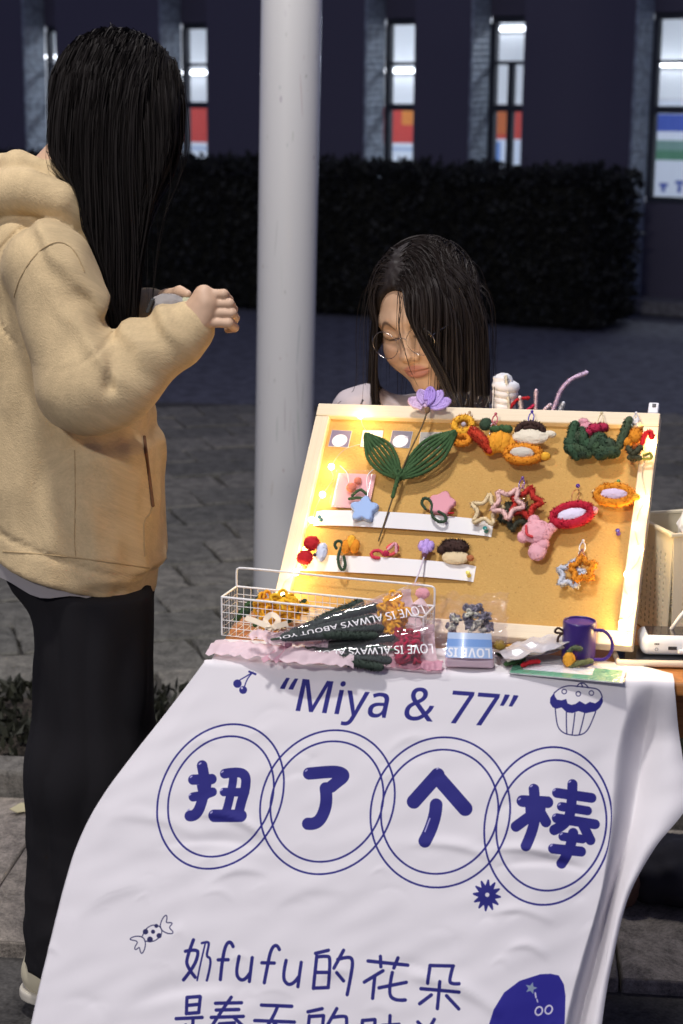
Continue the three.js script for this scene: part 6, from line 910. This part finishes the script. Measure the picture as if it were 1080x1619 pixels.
  for (const s of [-1, 1]) { part('rim', tube(L(lensPts(s)), .0006, 40, 6, true), gm, gl); const c = new THREE.CircleGeometry(.0238, 28); c.scale(1, .92, 1).rotateY(s * .1).translate(s * .033, -.004, .1005).applyMatrix4(HM); part('lens', c, film(.98, .98, .98, { roughness: .02 }), gl); part('temple_arm', tube(L([[s * .057, .004, .097], [s * .072, .006, .06], [s * .078, .004, 0], [s * .076, -.012, -.02]]), .0009, 24, 6), gm, gl); }
  part('bridge', tube(L([[-.0095, .003, .1025], [0, .007, .106], [.0095, .003, .1025]]), .0009, 12, 6), gm, gl);
  // hair: parted on one side, falling forward over the other cheek
  const hit = (p, m) => { const d = top(p.x, p.y, p.z) - .004 - m * .5; if (d < 0) { const e = .01, nx = top(p.x + e, p.y, p.z) - top(p.x - e, p.y, p.z), ny = top(p.x, p.y + e, p.z) - top(p.x, p.y - e, p.z), nz = top(p.x, p.y, p.z + e) - top(p.x, p.y, p.z - e), l = Math.hypot(nx, ny, nz) || 1; p.x -= d * nx / l; p.y -= d * ny / l * .3; p.z -= d * nz / l; } };
  const PT = -.012, sc = scalp((x, y, z) => -ell(x, y, z, -.006, -.03, .095, .062, .112, .085)); sc.applyMatrix4(HM);
  const zf = z0 + .06, rIn = track([[640, 400], [640, 440], [636, 480], [662, 530], [689, 580], [706, 620], [714, 680]], zf), rOut = track([[700, 395], [748, 440], [766, 500], [772, 580], [768, 660]], z0), lIn = track([[640, 400], [628, 440], [606, 480], [598, 540], [610, 580], [640, 622], [648, 680]], z0), lOut = track([[632, 395], [600, 440], [588, 520], [582, 600], [572, 680]], z0);
  const guide = (p, l, w) => { const k = (w + 1) / 2, right = l.x > PT, a = right ? (l.z > .01 ? rIn : (l.z > -.05 ? lIn : lOut))(p.y) + .02 * k : lOut(p.y) + .012 * k, b = right ? rOut(p.y) - .02 * (1 - k) : lIn(p.y) - .008 * k; if (p.x < a) p.x = lerp(p.x, a, .6); if (p.x > b) p.x = lerp(p.x, b, .6); };
  const main = strands(HM, { n: 5600, len: .42, steps: 24, keep: (l) => !(l.z > .045 && l.y < .085) && !(l.x < -.03 && l.z > .03 && l.y < .06), flow: (l) => l.x > PT ? V(.75, .0, l.z > .04 ? .42 : -.2) : V(-.9, -.1, l.z > 0 ? -.4 : -.3), collide: hit, guide, width: .00095 });
  const fly = strands(HM, { n: 80, len: .36, steps: 22, loft: .013, keep: (l) => !(l.z > .03 && l.y < .085), flow: (l) => V(l.x > PT ? .8 : -.9, .15, -.2), collide: hit, width: .0005, jitter: .8 });
  const fringe = strands(HM, { n: 500, len: .34, steps: 22, keep: (l) => l.z > .05 && l.y > .082 && l.x > PT + .002, flow: (l) => V(.5, .0, .5), collide: hit, guide, width: .001, jitter: .6 });
  const wisps = strands(HM, { n: 14, len: .17, steps: 18, keep: (l) => l.z > .055 && l.y > .07 && l.x > -.012 && l.x < .02, flow: (l) => V(.12, .0, .9), guide: (p) => { const a = track([[640, 440], [628, 500], [640, 540], [655, 580], [668, 610]], zf)(p.y); p.x = lerp(p.x, a, .25); }, collide: hit, width: .0008, jitter: .5 });
  part('hair', join(sc, main, fringe, wisps, fly), phys(.0145, .0095, .0078, .62, { specularIntensity: .6 }), g);
  settle(g);
  const st = thing('stool', 'low dark folding stool behind the table under the seated person', 'stool'), sm = std(.05, .05, .055, .7); part('seat', rbox(.34, .03, .3, .01).translate(hip.x, .405, hip.z), sm, st); for (const [x, z] of [[-1, -1], [1, -1], [-1, 1], [1, 1]]) part('leg', rod(V(hip.x + x * .15, .001, hip.z + z * .13), V(hip.x + x * .12, .39, hip.z + z * .1), .011, 8), sm, st); settle(st);
}
scene.traverse(o => { if (o.isLight && !o.isRectAreaLight) o.castShadow = true; });
renderer.render(scene, camera);
